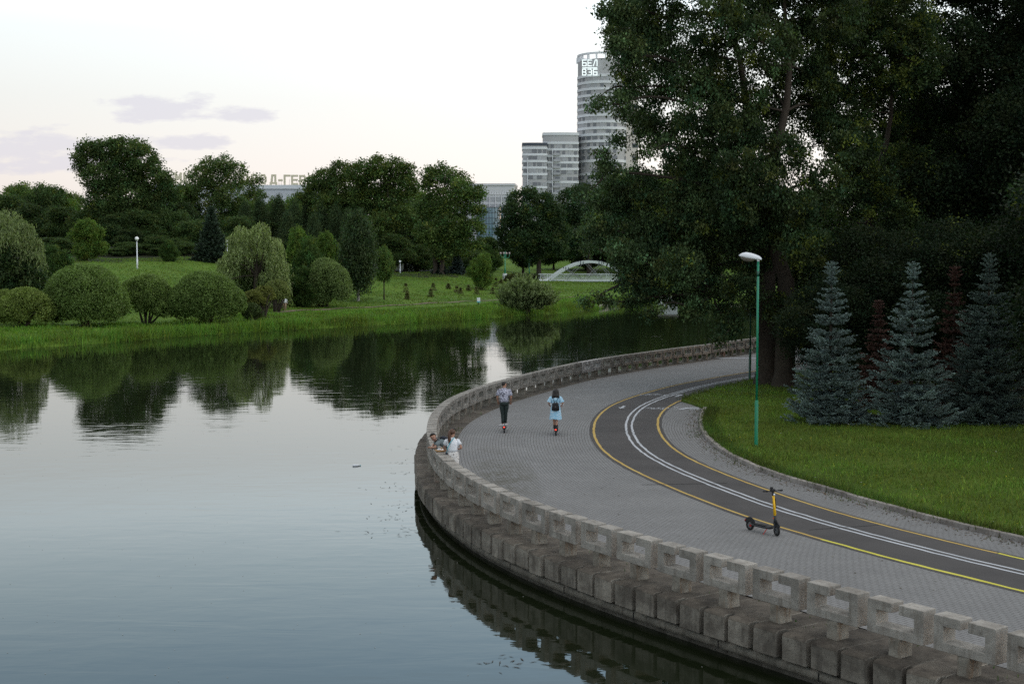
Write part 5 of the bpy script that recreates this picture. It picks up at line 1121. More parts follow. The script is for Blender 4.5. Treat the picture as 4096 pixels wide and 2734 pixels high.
# ---------------------------------------------------------------- lamps
def park_lamp(label, px, by, top, headdir, dark=False):
    p = at_z(px, by, .08); zt = HC + (568 - top) / pxm(p.y) - .08; e = thing('lamp_post', label, 'street lamp', p); g = MT['dark_green_paint'] if dark else MT['green_paint']
    MB().loft([(0, 0, -.1), (0, 0, 1.55), (0, 0, 1.62)], [.066, .066, .045], 14, cap=False).build('base_sleeve', g, e, smooth=True)
    MB().loft([(0, 0, 1.55), (0, 0, zt - .12)], [.041, .040], 14).build('pole', g, e, smooth=True)
    MB().cyl((0, 0, zt - .66), (0, 0, zt - .48), .0425, 14).build('dark_ring', MT['dark_green_paint'], e, smooth=True)
    h = MB(); hd = Vector((math.cos(headdir), math.sin(headdir), .17)); L = .74; prof = ((-.12, .03, .05), (-.06, .075, .10), (.08, .095, .14), (.25, .125, .165), (.42, .140, .165), (.56, .115, .115), (.645, .06, .05), (.68, .012, .01))
    sd = Vector((-math.sin(headdir), math.cos(headdir), 0)); n = 16; V = []; F = []
    for (s, w_, h_) in prof:
        for q in range(n):
            a = 2 * math.pi * q / n; z = math.sin(a) * h_ * (1.0 if math.sin(a) > 0 else .28)
            V.append(hd * s + sd * math.cos(a) * w_ * 1.05 + Vector((0, 0, zt - .06 + z)))
    F = [(i * n + q, i * n + (q + 1) % n, (i + 1) * n + (q + 1) % n, (i + 1) * n + q) for i in range(len(prof) - 1) for q in range(n)] + [tuple(range(n - 1, -1, -1)), tuple(range(len(V) - n, len(V)))]
    h.add(V, F); head = h.build('lamp_head', MT['white_paint'], e, smooth=True)
    c = hd * .36 + Vector((0, 0, zt - .085)); lm_ = MB().ball((0, 0, 0), (.265, .118, .13), 14).build('lens', MT['lamp_glass'], head, smooth=True); lm_.location = c; lm_.rotation_euler = (0, -.17, headdir)
    MB().cyl((0, 0, zt - .14), (0, 0, zt - .04), .047, 12).build('collar', MT['white_paint'], e)
    return e
park_lamp('bright green lamp post with a white lamp head, standing on the near lawn', 1734.5, 1023, 590, math.pi - .35)
park_lamp('darker green lamp post behind the bright one, its head lost in the leaves', 1720, 872, 583, math.pi - .2, True)
def globe(label, px, by, top, s=1.0):
    h = hit(px, by); H = HC + (568 - top) / pxm(h.y) - h.z; e = thing('globe_lamp', label, 'street lamp', h); r = .275 * s
    MB().loft([(0, 0, -.2), (0, 0, H * .3), (0, 0, H * .31), (0, 0, H - 2 * r)], [.12 * s, .12 * s, .08 * s, .07 * s], 10).build('pole', MT['white_paint'], e, smooth=True)
    MB().cyl((0, 0, H - 2 * r - .12), (0, 0, H - 2 * r + .06), .13 * s, 10).build('collar', MT['grey_metal'], e)
    MB().ball((0, 0, H - r), r, 16).build('globe', pmat('opal_globe', (.85, .85, .86), .3), e, smooth=True)
globe('white globe lamp standing in the open on the far lawn', 315, 617, 543)
globe('white globe lamp half behind the weeping willow strands', 522, 612, 549)
globe('small globe lamp on the lawn crest by the bare trunks', 918, 626, 597, .8)
MT['pale_pink'] = pmat('dusty_glass', (.42, .34, .34), .4)
def multi(label, px, by, top, plinth, D=None):
    h = hit(px, by); H = HC + (568 - top) / pxm(h.y) - h.z; e = thing('branched_lamp', label, 'street lamp', h); z0 = 0
    if plinth:
        z0 = 1.25; MB().loft([(0, 0, -.2), (0, 0, z0)], [.55, .50], 16).build('plinth', MT['white_paint'], e)
    MB().loft([(0, 0, z0 - .1), (0, 0, z0 + 1.2), (0, 0, z0 + 1.3), (0, 0, H - .1)], [.16, .14, .10, .085], 10).build('pole', MT['green_paint'], e, smooth=True)
    for a in range(4):
        c, s = math.cos(a * math.pi / 2 + .3), math.sin(a * math.pi / 2 + .3); zt = H - .9
        pts = [(c * .06, s * .06, zt), (c * .35, s * .35, zt - .35), (c * .75, s * .75, zt - .30), (c * .95, s * .95, zt + .1), (c * .95, s * .95, zt + .45)]
        ar = MB().loft(pts, .045, 6).build('arm', MT['green_paint'], e, smooth=True)
        MB().loft([(c * .95, s * .95, zt + .42), (c * .95, s * .95, zt + .52), (c * .95, s * .95, zt + .75), (c * .95, s * .95, zt + .85)], [.06, .17, .19, .08], 10).build('lamp_shade', MT['pale_pink'], ar, smooth=True)
    MB().ball((0, 0, H), .12, 8).build('finial', MT['green_paint'], e)
multi('green branched lamp on a white plinth at the end of the far lawn', 1158.5, 641, 578, True)
multi('green branched lamp without a plinth, behind the clipped hedge', 1214, 632, 576, False)
h = hit(1098, 700); H = HC + (568 - 683) / pxm(h.y) - h.z
e = thing('path_sign', 'small white and blue plate on a thin post by the river path', 'sign', h)
MB().cyl((0, 0, -.2), (0, 0, H), .05, 8).build('post', MT['navy'], e); MB().box((0, -.07, H - .28), (.42, .05, .62)).build('plate', MT['white_paint'], e, bevel=.01); MB().box((0, -.1, H - .52), (.42, .03, .14)).build('blue_band', MT['cyan'], e)
# ---------------------------------------------------------------- scooters
def scooter(label, loc, rz, main, stem_mats, stand=False, bar_mat=None, lit=False, turn=0.0):
    """local frame: forward +Y, rear wheel contact at the origin"""
    e = thing('kick_scooter', label, 'scooter', loc, rz); Rw = .128; wb = .90; bm = bar_mat or MT['black']
    def wheel(y, r, par):
        t = MB().torus((0, 0, 0), r - .026, .028, 'X', 26, 10).build('tyre', MT['rubber'], par, smooth=True); t.location = (0, y, r)
        m = MB(); m.cyl((-.022, 0, 0), (.022, 0, 0), r - .07, 18); m.cyl((-.03, 0, 0), (.03, 0, 0), .03, 12)
        for a in range(6): m.bar((0, math.cos(a * 1.047) * .03, math.sin(a * 1.047) * .03), (0, math.cos(a * 1.047) * (r - .045), math.sin(a * 1.047) * (r - .045)), .022, .03)
        rm = m.build('rim', MT['grey_metal'], t)
        return t
    rw_ = thing('wheel', None, None); rw_.parent = e; wheel(0, Rw, rw_)
    d = MB(); d.loft([(0, .10, .150), (0, .16, .158), (0, .55, .158), (0, .68, .165), (0, .76, .20)], [(.055, .03), (.085, .036), (.085, .036), (.06, .04), (.035, .04)], 12, xdir=(1, 0, 0)); d.build('deck', main, e, smooth=True)
    MB().box((0, .36, .1985), (.135, .40, .008)).build('grip_mat', MT['rubber'], e)
    m = MB()
    for i in range(9):
        a = math.radians(20 + 150 * i / 8)
        if i: m.bar((0, pa[0], pa[1]), (0, math.cos(a) * (Rw + .035) * -1 + 0, math.sin(a) * (Rw + .035) + Rw), .085, .014, 0, (1, 0, 0))
        pa = (math.cos(a) * (Rw + .035) * -1, math.sin(a) * (Rw + .035) + Rw)
    m.build('rear_fender', main, e)
    MB().box((0, -.155, .235), (.06, .03, .04)).build('tail_light', MT['tail'] if lit else MT['red'], e, bevel=.008)
    if stand: MB().box((.05, .06, .13), (.02, .06, .045)).build('reflector', MT['red'], e)
    fork = thing('steering', None, None); fork.parent = e; fork.location = (0, wb, Rw); fork.rotation_euler = (0, 0, turn)
    fw = wheel(0, Rw, fork); fw.location = (0, 0, 0)
    m = MB()
    for x in (-.052, .052): m.bar((x, 0, 0), (x, -.045, .17), .022, .035)
    m.bar((-.06, -.05, .175), (.06, -.05, .175), .05, .04); m.build('fork', main, fork)
    for x in (-.045, .045): MB().cyl((x, -.03, .10), (x, -.045, .165), .016, 8).build('spring', MT['chrome'], fork)
    m = MB(); pa = None
    for i in range(6):
        a = math.radians(40 + 90 * i / 5); q = (math.cos(a) * (Rw + .03), math.sin(a) * (Rw + .03))
        if pa: m.bar((0, pa[0], pa[1]), (0, q[0], q[1]), .08, .012, 0, (1, 0, 0))
        pa = q
    m.build('front_fender', main, fork)
    a_, b_ = Vector((0, -.06, .18)), Vector((0, -.19, .92)); P = lambda t: a_.lerp(b_, t)
    MB().loft([P(0), P(.24)], [(.045, .05), (.032, .038)], 12, xdir=(1, 0, 0)).build('head_tube', main, fork, smooth=True)
    MB().loft([P(.24), P(.88)], [(.034, .040), (.029, .034)], 12, xdir=(1, 0, 0)).build('stem', stem_mats, fork, smooth=True)
    MB().loft([P(.88), P(1.0)], [(.026, .03), (.034, .04)], 12, xdir=(1, 0, 0)).build('stem_top', bm, fork, smooth=True)
    if stand:
        MB().bar(P(.50) + Vector((-.034, .012, 0)), P(.80) + Vector((-.032, .012, 0)), .010, .055, 0, (0, 1, 0)).build('side_panel', MT['black'], fork)
        MB().ball(P(.58) + Vector((-.040, .012, 0)), .011, 8).build('status_light', MT['green_led'], fork)
        for q, t in enumerate(np.linspace(.44, .78, 8)): MB().box(P(t) + Vector((.026, .005, 0)), (.022 if q % 2 else .014, .004, .034), mat=Matrix.Rotation(.17, 3, 'X')).build('stem_lettering', MT['black'], fork)
        MB().box(P(.155) + Vector((.036, -.02, 0)), (.008, .03, .035)).build('side_reflector', pmat('orange_reflector', (.7, .12, .02), .4), fork)
        MB().ball(P(.93) + Vector((.0, .045, 0)), .026, 10).build('headlight', MT['white_paint'], fork, smooth=True)
    hb = MB(); hb.loft([P(1) + Vector((x, -.012 * abs(x) / .25, .012 + (.018 if abs(x) > .1 else 0))) for x in (-.26, -.12, 0, .12, .26)], .014, 8); h_ = hb.build('handlebar', bm, fork, smooth=True)
    for x in (-.215, .215): MB().cyl(P(1) + Vector((x - .06, -.01, .03)), P(1) + Vector((x + .06, -.01, .03)), .019, 10).build('grip', bm if bar_mat else MT['rubber'], h_)
    MB().box(P(1) + Vector((0, -.02, .05)), (.12, .09, .05)).build('display', bm, h_, bevel=.012)
    for x in (-.15, .15): MB().bar(P(1) + Vector((x * .8, .03, .03)), P(1) + Vector((x * 1.5, .06, .015)), .01).build('brake_lever', MT['black'], h_)
    if stand:
        MB().box(P(1) + Vector((.03, -.02, .10)), (.075, .05, .05)).build('phone_mount', MT['black'], h_, bevel=.01)
        MB().bar((.06, .62, .13), (.16, .60, .005), .014, mi=0).build('kickstand', MT['red'], e)
    return e
# the parked yellow one: rear wheel left, front wheel right and nearer
pr = at_z(1753, 1219); pf = at_z(1779, 1228); 
rear, frontp = at_z(1750, 1216.5), at_z(1779, 1228.5)
v = frontp - rear; 
scooter('parked yellow stemmed rental scooter standing alone by the bike lane line', (frontp.x - .50, frontp.y + .73, 0), math.atan2(-.59, -.81), pmat('charcoal_plastic', (.022, .024, .028), .5), MT['yellow_paint'], True, None, False, -.25)
s1 = at_z(1156.5, 992.5); scooter('black scooter ridden by the man in the patterned shirt, red tail light on', (s1.x, s1.y + .02, 0), -.02, MT['black'], MT['black'], lit=True)
s2 = at_z(1275, 998.5); scooter('scooter with white handlebar ridden by the woman in the blue dress', (s2.x, s2.y + .02, 0), -.06, MT['black'], MT['black'], bar_mat=MT['white_paint'], lit=True)

# ---------------------------------------------------------------- people
def skin_body(name, parent, J, E, root, mat):
    """one continuous skinned surface: J = joint -> (x, y, z, radius or (rx, ry)), E = bones"""
    names = list(J); idx = {k: i for i, k in enumerate(names)}
    me = bpy.data.meshes.new(name); me.from_pydata([J[k][:3] for k in names], [(idx[a], idx[b]) for a, b in E], [])
    o = link(name, me, parent); sm = o.modifiers.new('skin', 'SKIN'); sm.use_smooth_shade = True
    sv = me.skin_vertices[0].data if len(me.skin_vertices) else None
    if sv is None:
        bm = bmesh.new(); bm.from_mesh(me); bm.verts.layers.skin.verify(); bm.to_mesh(me); bm.free(); sv = me.skin_vertices[0].data
    for k in names:
        r = J[k][3]; sv[idx[k]].radius = r if hasattr(r, '__len__') else (r, r); sv[idx[k]].use_root = (k == root)
    ss = o.modifiers.new('subsurf', 'SUBSURF'); ss.levels = 1; ss.render_levels = 1
    me.materials.append(mat); return o
def V3(*a): return Vector(a)
def hand(J, E, side, wrist, pdir, curl, r=.0085):
    """palm and five fingers from a wrist; pdir = pointing direction, curl = direction the fingers bend"""
    w = Vector(wrist); p = Vector(pdir).normalized(); c = Vector(curl).normalized(); s = p.cross(c).normalized()
    pm = w + p * .05; J[side + 'palm'] = (*pm, (.030, .018)); E.append((side + 'wrist', side + 'palm'))
    for f, (o, L) in enumerate(((-.028, .068), (-.010, .078), (.009, .072), (.026, .058))):
        k = w + p * .088 + s * o; m = k + p * L * .35 + c * L * .22; t = m + p * L * .05 + c * L * .5
        J[f'{side}knuckle{f}'] = (*k, r * 1.15); J[f'{side}mid{f}'] = (*m, r); J[f'{side}tip{f}'] = (*t, r * .85)
        E += [(side + 'palm', f'{side}knuckle{f}'), (f'{side}knuckle{f}', f'{side}mid{f}'), (f'{side}mid{f}', f'{side}tip{f}')]
    t0 = w + p * .030 - s * .034 + c * .01; t1 = t0 + p * .034 - s * .016 + c * .022
    J[side + 'thumb0'] = (*t0, r * 1.2); J[side + 'thumb1'] = (*t1, r); E += [(side + 'palm', side + 'thumb0'), (side + 'thumb0', side + 'thumb1')]
def head_chain(J, E, neck_base, up, face, s=1.0):
    n = Vector(neck_base); u = Vector(up).normalized(); f = (Vector(face) - u * Vector(face).dot(u)).normalized(); side = f.cross(u)
    P = {'neck': (n + u * .03, .052), 'jaw': (n + u * .105 * s + f * .018, .066), 'skull': (n + u * .165 * s + f * .004, .086), 'crown': (n + u * .215 * s - f * .008, .068), 'chin': (n + u * .072 * s + f * .062, .030), 'nose': (n + u * .135 * s + f * .104, .013)}
    for k, (p, r) in P.items(): J[k] = (*p, r)
    for sg, nm in ((-1, 'left_ear'), (1, 'right_ear')): J[nm] = (*(n + u * .145 * s + side * sg * .088 - f * .01), .017); E.append(('skull', nm))
    E += [('neck', 'jaw'), ('jaw', 'skull'), ('skull', 'crown'), ('jaw', 'chin'), ('skull', 'nose')]
    return n, u, f, side
def face_bits(par, n, u, f, side, s=1.0, stubble=None, hairmat=None):
    for sg in (-1, 1):
        c = n + u * .152 * s + f * .082 + side * sg * .032
        ey = MB().ball(c, .012, 8).build('eye', pmat('eye', (.03, .022, .018), .25), par, smooth=True)
        MB().bar(c + u * .022 - side * .018 + f * .002, c + u * .024 + side * .018 + f * .002, .008, .008).build('eyebrow', hairmat or MT['dark_hair'], par)
    MB().bar(n + u * .098 * s + f * .083 - side * .024, n + u * .098 * s + f * .083 + side * .024, .009, .009).build('mouth', pmat('lips', (.30, .10, .085), .5), par)
    if stubble:
        m = MB(); m.loft([n + u * .10 * s + f * .02 - side * .066, n + u * .078 * s + f * .058 - side * .04, n + u * .066 * s + f * .078, n + u * .078 * s + f * .058 + side * .04, n + u * .10 * s + f * .02 + side * .066], [.018, .024, .026, .024, .018], 8); m.build('beard', stubble, par, smooth=True)
def hair_cap(par, n, u, f, side, mat, r=(.090, .098, .094), s=1.0, low=-.15, name='hair', front=.35, tail=None, length=0.0, seed=0):
    """cap of hair over the skull, open at the face; tail = list of points of a pony tail"""
    rng = random.Random(seed); c = n + u * .172 * s - f * .004; m = MB(); nn = 20; mm = 9; V = []; F = []; rows = []
    for i in range(mm + 1):
        t = math.pi * .5 * i / mm * 1.35; row = []
        for k in range(nn):
            a = 2 * math.pi * k / nn; dx, dy, dz = math.sin(t) * math.cos(a), math.sin(t) * math.sin(a), math.cos(t)
            if dy > .25: dz = max(dz, front * (dy - .0) + .12)
            w = 1 + rng.uniform(-.035, .035); p = c + side * dx * r[0] * w + f * dy * r[1] * w + u * dz * r[2] * w
            if length and i >= mm - 3 and dy < .3: p = p - u * length * (i - mm + 3) / 3 + side * dx * .03 * (i - mm + 3) / 3
            row.append(len(V)); V.append(p)
        rows.append(row)
    for i in range(mm):
        for k in range(nn): F.append((rows[i][k], rows[i][(k + 1) % nn], rows[i + 1][(k + 1) % nn], rows[i + 1][k]))
    m.add(V, F); h = m.build(name, mat, par, smooth=True)
    so = h.modifiers.new('solid', 'SOLIDIFY'); so.thickness = .012; so.offset = 0
    if tail: MB().loft(tail[0], tail[1], 10).build('ponytail', mat, par, smooth=True)
    return h
ARMS = [('chest', 'Lsh'), ('Lsh', 'Lelb'), ('Lelb', 'Lwrist'), ('chest', 'Rsh'), ('Rsh', 'Relb'), ('Relb', 'Rwrist')]
LEGS = [('pelvis', 'Lhip'), ('Lhip', 'Lknee'), ('Lknee', 'Lank'), ('Lank', 'Ltoe'), ('pelvis', 'Rhip'), ('Rhip', 'Rknee'), ('Rknee', 'Rank'), ('Rank', 'Rtoe')]
SPINE = [('pelvis', 'waist'), ('waist', 'chest'), ('chest', 'neck')]
def shoe(par, a, d, mat, h=.085, L=.27):
    a = Vector(a); d = Vector(d).normalized(); m = MB(); s = Vector((-d.y, d.x, 0)); pts = []; 
    m.loft([a - d * .075 + V3(0, 0, -.02), a - d * .05 + V3(0, 0, -.03), a + d * .06 + V3(0, 0, -.035), a + d * .15 + V3(0, 0, -.05), a + d * .19 + V3(0, 0, -.056)], [(.03, .05), (.04, .058), (.046, .05), (.045, .034), (.025, .024)], 10, xdir=s)
    m.build('shoe', mat, par, smooth=True)

# --- the man on the scooter, back to us, head turned right
g = .20
man = thing('person', 'man in a patterned grey t-shirt and dark green trousers riding a scooter', 'person', (s1.x, s1.y + .34, 0), -.02)
J = dict(pelvis=(0, 0, .98 + g, (.12, .09)), waist=(0, .0, 1.14 + g, (.11, .08)), chest=(0, .01, 1.34 + g, (.13, .09)), Lsh=(-.185, .01, 1.405 + g, .052), Rsh=(.185, .01, 1.405 + g, .052), Lelb=(-.262, .02, 1.12 + g, .040), Relb=(.262, .02, 1.12 + g, .040), Lwrist=(-.235, .26, .87 + g, .027), Rwrist=(.235, .26, .87 + g, .027),
         Lhip=(-.085, 0, .92 + g, .075), Rhip=(.085, 0, .92 + g, .075), Lknee=(-.065, .03, .50 + g, .055), Rknee=(.055, .07, .50 + g, .055), Lank=(-.05, -.04, .09 + g, .036), Rank=(.045, .16, .09 + g, .036), Ltoe=(-.12, .09, .045 + g, .035), Rtoe=(.06, .33, .045 + g, .035))
E = SPINE + ARMS + LEGS; E = list(E); face = (.93, .36, 0)
nb = (0, .015, 1.455 + g); HN = head_chain(J, E, nb, (0, .03, 1), face, 1.0)
hand(J, E, 'L', J['Lwrist'][:3], (.12, .95, -.2), (0, .3, -1)); hand(J, E, 'R', J['Rwrist'][:3], (-.12, .95, -.2), (0, .3, -1))
skin_body('body', man, J, E, 'pelvis', MT['skin']); face_bits(man, *HN); hair_cap(man, *HN, MT['dark_hair'], (.086, .096, .088), front=.75, low=0)
sh = MB(); sh.loft([(0, 0, .95 + g), (0, 0, 1.04 + g), (0, -.004, 1.16 + g), (0, -.008, 1.30 + g), (0, 0, 1.39 + g), (0, .005, 1.435 + g), (0, .012, 1.475 + g)], [(.178, .125), (.172, .122), (.172, .120), (.198, .130), (.200, .112), (.135, .085), (.062, .062)], 18, xdir=(1, 0, 0))
for sg in (-1, 1): sh.loft([(sg * .13, .0, 1.385 + g), (sg * .19, .008, 1.365 + g), (sg * .228, .014, 1.28 + g), (sg * .250, .018, 1.19 + g)], [.078, .078, .072, .074], 12)
sh.build('t_shirt', MT['print_shirt'], man, smooth=True)
tr = MB(); tr.loft([(0, 0, .985 + g), (0, -.008, .90 + g), (0, -.01, .82 + g)], [(.165, .115), (.178, .130), (.170, .125)], 16, xdir=(1, 0, 0))
tr.loft([(-.085, -.005, .88 + g), (-.088, .0, .72 + g), (-.066, .03, .50 + g), (-.055, -.01, .28 + g), (-.05, -.035, .13 + g)], [.094, .090, .068, .060, .052], 12); tr.loft([(.085, -.005, .88 + g), (.082, .02, .72 + g), (.056, .07, .50 + g), (.05, .12, .28 + g), (.045, .155, .13 + g)], [.094, .090, .068, .060, .052], 12)
tr.build('trousers', MT['trousers'], man, smooth=True)
shoe(man, (-.06, -.03, .09 + g), (-.75, .6, 0), MT['shoe']); shoe(man, (.05, .16, .09 + g), (.3, 1, 0), MT['shoe'])

# --- the woman on the scooter
wo = thing('person', 'woman with dark shoulder length hair in a light blue dress riding a scooter', 'person', (s2.x, s2.y + .33, 0), -.06)
J = dict(pelvis=(0, 0, .84 + g, (.12, .09)), waist=(0, 0, .98 + g, (.10, .075)), chest=(0, .01, 1.14 + g, (.12, .08)), Lsh=(-.155, .01, 1.20 + g, .042), Rsh=(.155, .01, 1.20 + g, .042), Lelb=(-.265, -.03, .97 + g, .034), Relb=(.275, -.03, .97 + g, .034), Lwrist=(-.20, .20, .85 + g, .023), Rwrist=(.20, .20, .85 + g, .023),
         Lhip=(-.08, 0, .80 + g, .075), Rhip=(.08, 0, .80 + g, .075), Lknee=(-.055, .03, .43 + g, .052), Rknee=(.05, .04, .43 + g, .052), Lank=(-.05, .10, .08 + g, .033), Rank=(.03, -.05, .08 + g, .033), Ltoe=(-.07, .25, .04 + g, .03), Rtoe=(.05, .10, .04 + g, .03), Lcalf=(-.055, .045, .30 + g, .05), Rcalf=(.045, .0, .30 + g, .05))
E = SPINE + ARMS + [('pelvis', 'Lhip'), ('Lhip', 'Lknee'), ('Lknee', 'Lcalf'), ('Lcalf', 'Lank'), ('Lank', 'Ltoe'), ('pelvis', 'Rhip'), ('Rhip', 'Rknee'), ('Rknee', 'Rcalf'), ('Rcalf', 'Rank'), ('Rank', 'Rtoe')]
HN = head_chain(J, E, (0, .015, 1.245 + g), (0, .05, 1), (0, 1, 0), .95)
hand(J, E, 'L', J['Lwrist'][:3], (-.05, .95, -.05), (0, .3, -1), .0075); hand(J, E, 'R', J['Rwrist'][:3], (.05, .95, -.05), (0, .3, -1), .0075)
skin_body('body', wo, J, E, 'pelvis', MT['skin']); face_bits(wo, *HN, s=.95); hair_cap(wo, *HN, MT['dark_hair'], (.108, .112, .098), .95, length=.17, seed=3)
MB().loft([(0, -.03, 1.36 + g), (0, -.055, 1.30 + g), (0, -.065, 1.22 + g), (0, -.06, 1.15 + g)], [(.10, .06), (.128, .055), (.148, .05), (.135, .03)], 14, xdir=(1, 0, 0)).build('hair_back', MT['dark_hair'], wo, smooth=True)
dr = MB(); nn = 26; rings = [(1.25, .075, .065), (1.215, .150, .095), (1.16, .170, .115), (1.05, .158, .112), (.95, .150, .110), (.86, .172, .130), (.74, .192, .150), (.60, .205, .165), (.47, .222, .175), (.385, .232, .182)]; V = []
for i, (z, rx, ry) in enumerate(rings):
    for q in range(nn):
        a = 2 * math.pi * q / nn; fl = 1 + (.05 * math.sin(a * 7 + i * .3) * max(0, i - 5) / 4); zz = z + g + (.018 * math.sin(a * 3 + 1) if i == len(rings) - 1 else 0); V.append((math.cos(a) * rx * fl, math.sin(a) * ry * fl, zz))
dr.add(V, [(i * nn + q, (i + 1) * nn + q, (i + 1) * nn + (q + 1) % nn, i * nn + (q + 1) % nn) for i in range(len(rings) - 1) for q in range(nn)])
for sg in (-1, 1): dr.loft([(sg * .10, .0, 1.185 + g), (sg * .165, .0, 1.175 + g), (sg * .215, -.012, 1.10 + g), (sg * .245, -.02, 1.02 + g)], [.070, .074, .076, .086], 12, cap=False)
dr.build('dress', MT['blue_dress'], wo, smooth=True)
shoe(wo, (-.05, .10, .085 + g), (-.1, 1, 0), MT['black'], L=.23); shoe(wo, (.03, -.05, .085 + g), (.1, 1, 0), MT['black'], L=.23)
MB().loft([(-.05, .09, .10 + g), (-.05, .09, .16 + g)], [.042, .044], 10).build('ankle_strap', MT['black'], wo); MB().loft([(.03, -.05, .10 + g), (.03, -.05, .16 + g)], [.042, .044], 10).build('ankle_strap', MT['black'], wo)
bp = thing('backpack', 'small black leather backpack worn over the light blue dress', 'backpack', (s2.x, s2.y + .33, 0), -.06)
MT['black_leather'] = pmat('black_leather', (.010, .010, .012), .35)
MB().loft([(0, -.175, .72 + g), (0, -.18, .74 + g), (0, -.185, .86 + g), (0, -.175, .98 + g), (0, -.165, 1.01 + g)], [(.125, .05), (.142, .06), (.138, .062), (.122, .055), (.10, .04)], 14, xdir=(1, 0, 0)).build('bag', MT['black_leather'], bp, smooth=True)
MB().box((0, -.243, .93 + g), (.225, .012, .13)).build('flap', MT['black_leather'], bp, bevel=.006); MB().box((0, -.252, .875 + g), (.035, .008, .025)).build('clasp', MT['grey_metal'], bp)
for sg in (-1, 1): MB().loft([(sg * .03, -.15, 1.01 + g), (sg * .07, -.135, 1.12 + g), (sg * .105, -.10, 1.21 + g), (sg * .11, .0, 1.265 + g), (sg * .12, .10, 1.15 + g)], [(.014, .006)] * 5, 8).build('strap', MT['black_leather'], bp)
MB().loft([(-.04, -.165, 1.01 + g), (-.035, -.168, 1.06 + g), (0, -.17, 1.085 + g), (.035, -.168, 1.06 + g), (.04, -.165, 1.01 + g)], .008, 8).build('handle', MT['black_leather'], bp, smooth=True)

# --- the couple at the railing
def rail_pt(px, py, z): return at_z(px, py, z)
D_ = 41.75; wx = -1.75
w2 = thing('person', 'woman with a brown ponytail, white t-shirt and floral skirt, at the railing', 'person', (wx, D_, 0), .12)
J = dict(pelvis=(0, 0, .94, (.12, .09)), waist=(-.01, 0, 1.08, (.10, .075)), chest=(-.02, .01, 1.27, (.12, .08)), Lsh=(-.185, .02, 1.335, .043), Rsh=(.145, .0, 1.335, .043), Lelb=(-.245, .12, 1.10, .035), Relb=(.255, -.02, 1.09, .035), Lwrist=(-.20, .34, .985, .024), Rwrist=(.16, .19, 1.03, .024),
         Lhip=(-.085, 0, .88, .075), Rhip=(.085, 0, .88, .075), Lknee=(-.085, .02, .48, .055), Rknee=(.07, .04, .48, .055), Lank=(-.09, -.02, .08, .036), Rank=(.08, .0, .08, .036), Ltoe=(-.10, .14, .035, .03), Rtoe=(.12, .15, .035, .03))
E = SPINE + ARMS + LEGS; HN = head_chain(J, E, (-.015, .02, 1.395), (-.02, .06, 1), (.62, .78, 0), .98)
hand(J, E, 'L', J['Lwrist'][:3], (.1, .95, -.15), (0, .2, -1), .0075); hand(J, E, 'R', J['Rwrist'][:3], (-.6, .7, .1), (-.3, .2, -1), .0075)
skin_body('body', w2, J, E, 'pelvis', MT['skin']); face_bits(w2, *HN, s=.98, hairmat=MT['brown_hair'])
n_, u_, f_, sd_ = HN
hair_cap(w2, *HN, MT['brown_hair'], (.094, .102, .094), .98, front=.62, seed=5, tail=([n_ + u_ * .20 - f_ * .085, n_ + u_ * .19 - f_ * .135, n_ + u_ * .10 - f_ * .155, n_ - u_ * .02 - f_ * .15, n_ - u_ * .13 - f_ * .145, n_ - u_ * .21 - f_ * .13], [.026, .034, .045, .048, .036, .012]))
MB().box(n_ + u_ * .262 + f_ * .05, (.15, .035, .03)).build('sunglasses', MT['black'], w2, bevel=.008)
sh = MB(); sh.loft([(0, 0, .985), (-.005, 0, 1.07), (-.015, -.004, 1.20), (-.02, 0, 1.30), (-.02, .008, 1.36), (-.018, .014, 1.405)], [(.150, .115), (.140, .108), (.168, .122), (.172, .110), (.120, .082), (.058, .058)], 18, xdir=(1, 0, 0))
for sg, el in ((-1, (-.225, .07, 1.19)), (1, (.215, -.01, 1.19))):
    s0 = Vector((sg * .12 - .02, .005, 1.31)); s1_ = Vector((sg * .165 - .02, .01, 1.30)); sh.loft([s0, s1_, s1_.lerp(Vector(el), .5), el], [.066, .070, .064, .064], 12)
sh.build('t_shirt', MT['white_cloth'], w2, smooth=True)
skm = MB(); nn = 24; rings = [(1.0, .142, .110), (.93, .172, .130), (.84, .185, .145), (.68, .180, .150), (.50, .19, .155), (.32, .205, .165), (.24, .212, .17)]; V = []
for i, (z, rx, ry) in enumerate(rings):
    for q in range(nn):
        a = 2 * math.pi * q / nn; fl = 1 + .05 * math.sin(a * 6 + 1) * max(0, i - 2) / 4; V.append((math.cos(a) * rx * fl, math.sin(a) * ry * fl, z))
skm.add(V, [(i * nn + q, (i + 1) * nn + q, (i + 1) * nn + (q + 1) % nn, i * nn + (q + 1) % nn) for i in range(len(rings) - 1) for q in range(nn)]); skm.build('skirt', MT['floral_skirt'], w2, smooth=True)
shoe(w2, (-.09, -.02, .08), (-.1, 1, 0), MT['shoe']); shoe(w2, (.08, 0, .08), (.25, 1, 0), MT['shoe'])
bag = thing('shoulder_bag', 'small dark shoulder bag with cyan strap at the hip of the woman in white', 'bag', (wx, D_, 0), .12)
MB().loft([(-.185, -.01, .80), (-.19, -.01, .86), (-.185, -.01, .96)], [(.035, .085), (.045, .10), (.035, .09)], 12, xdir=(1, 0, 0)).build('pouch', MT['navy'], bag, smooth=True)
MB().loft([(-.185, -.02, .96), (-.165, -.125, 1.10), (-.09, -.135, 1.27), (.0, -.11, 1.375), (.04, -.03, 1.42)], [(.012, .006)] * 5, 8).build('strap', MT['cyan'], bag)

ml = thing('person', 'man in a grey shirt leaning on the railing with his face turned to us', 'person', (-1.79, 42.95, 0), math.pi / 2 + .15)
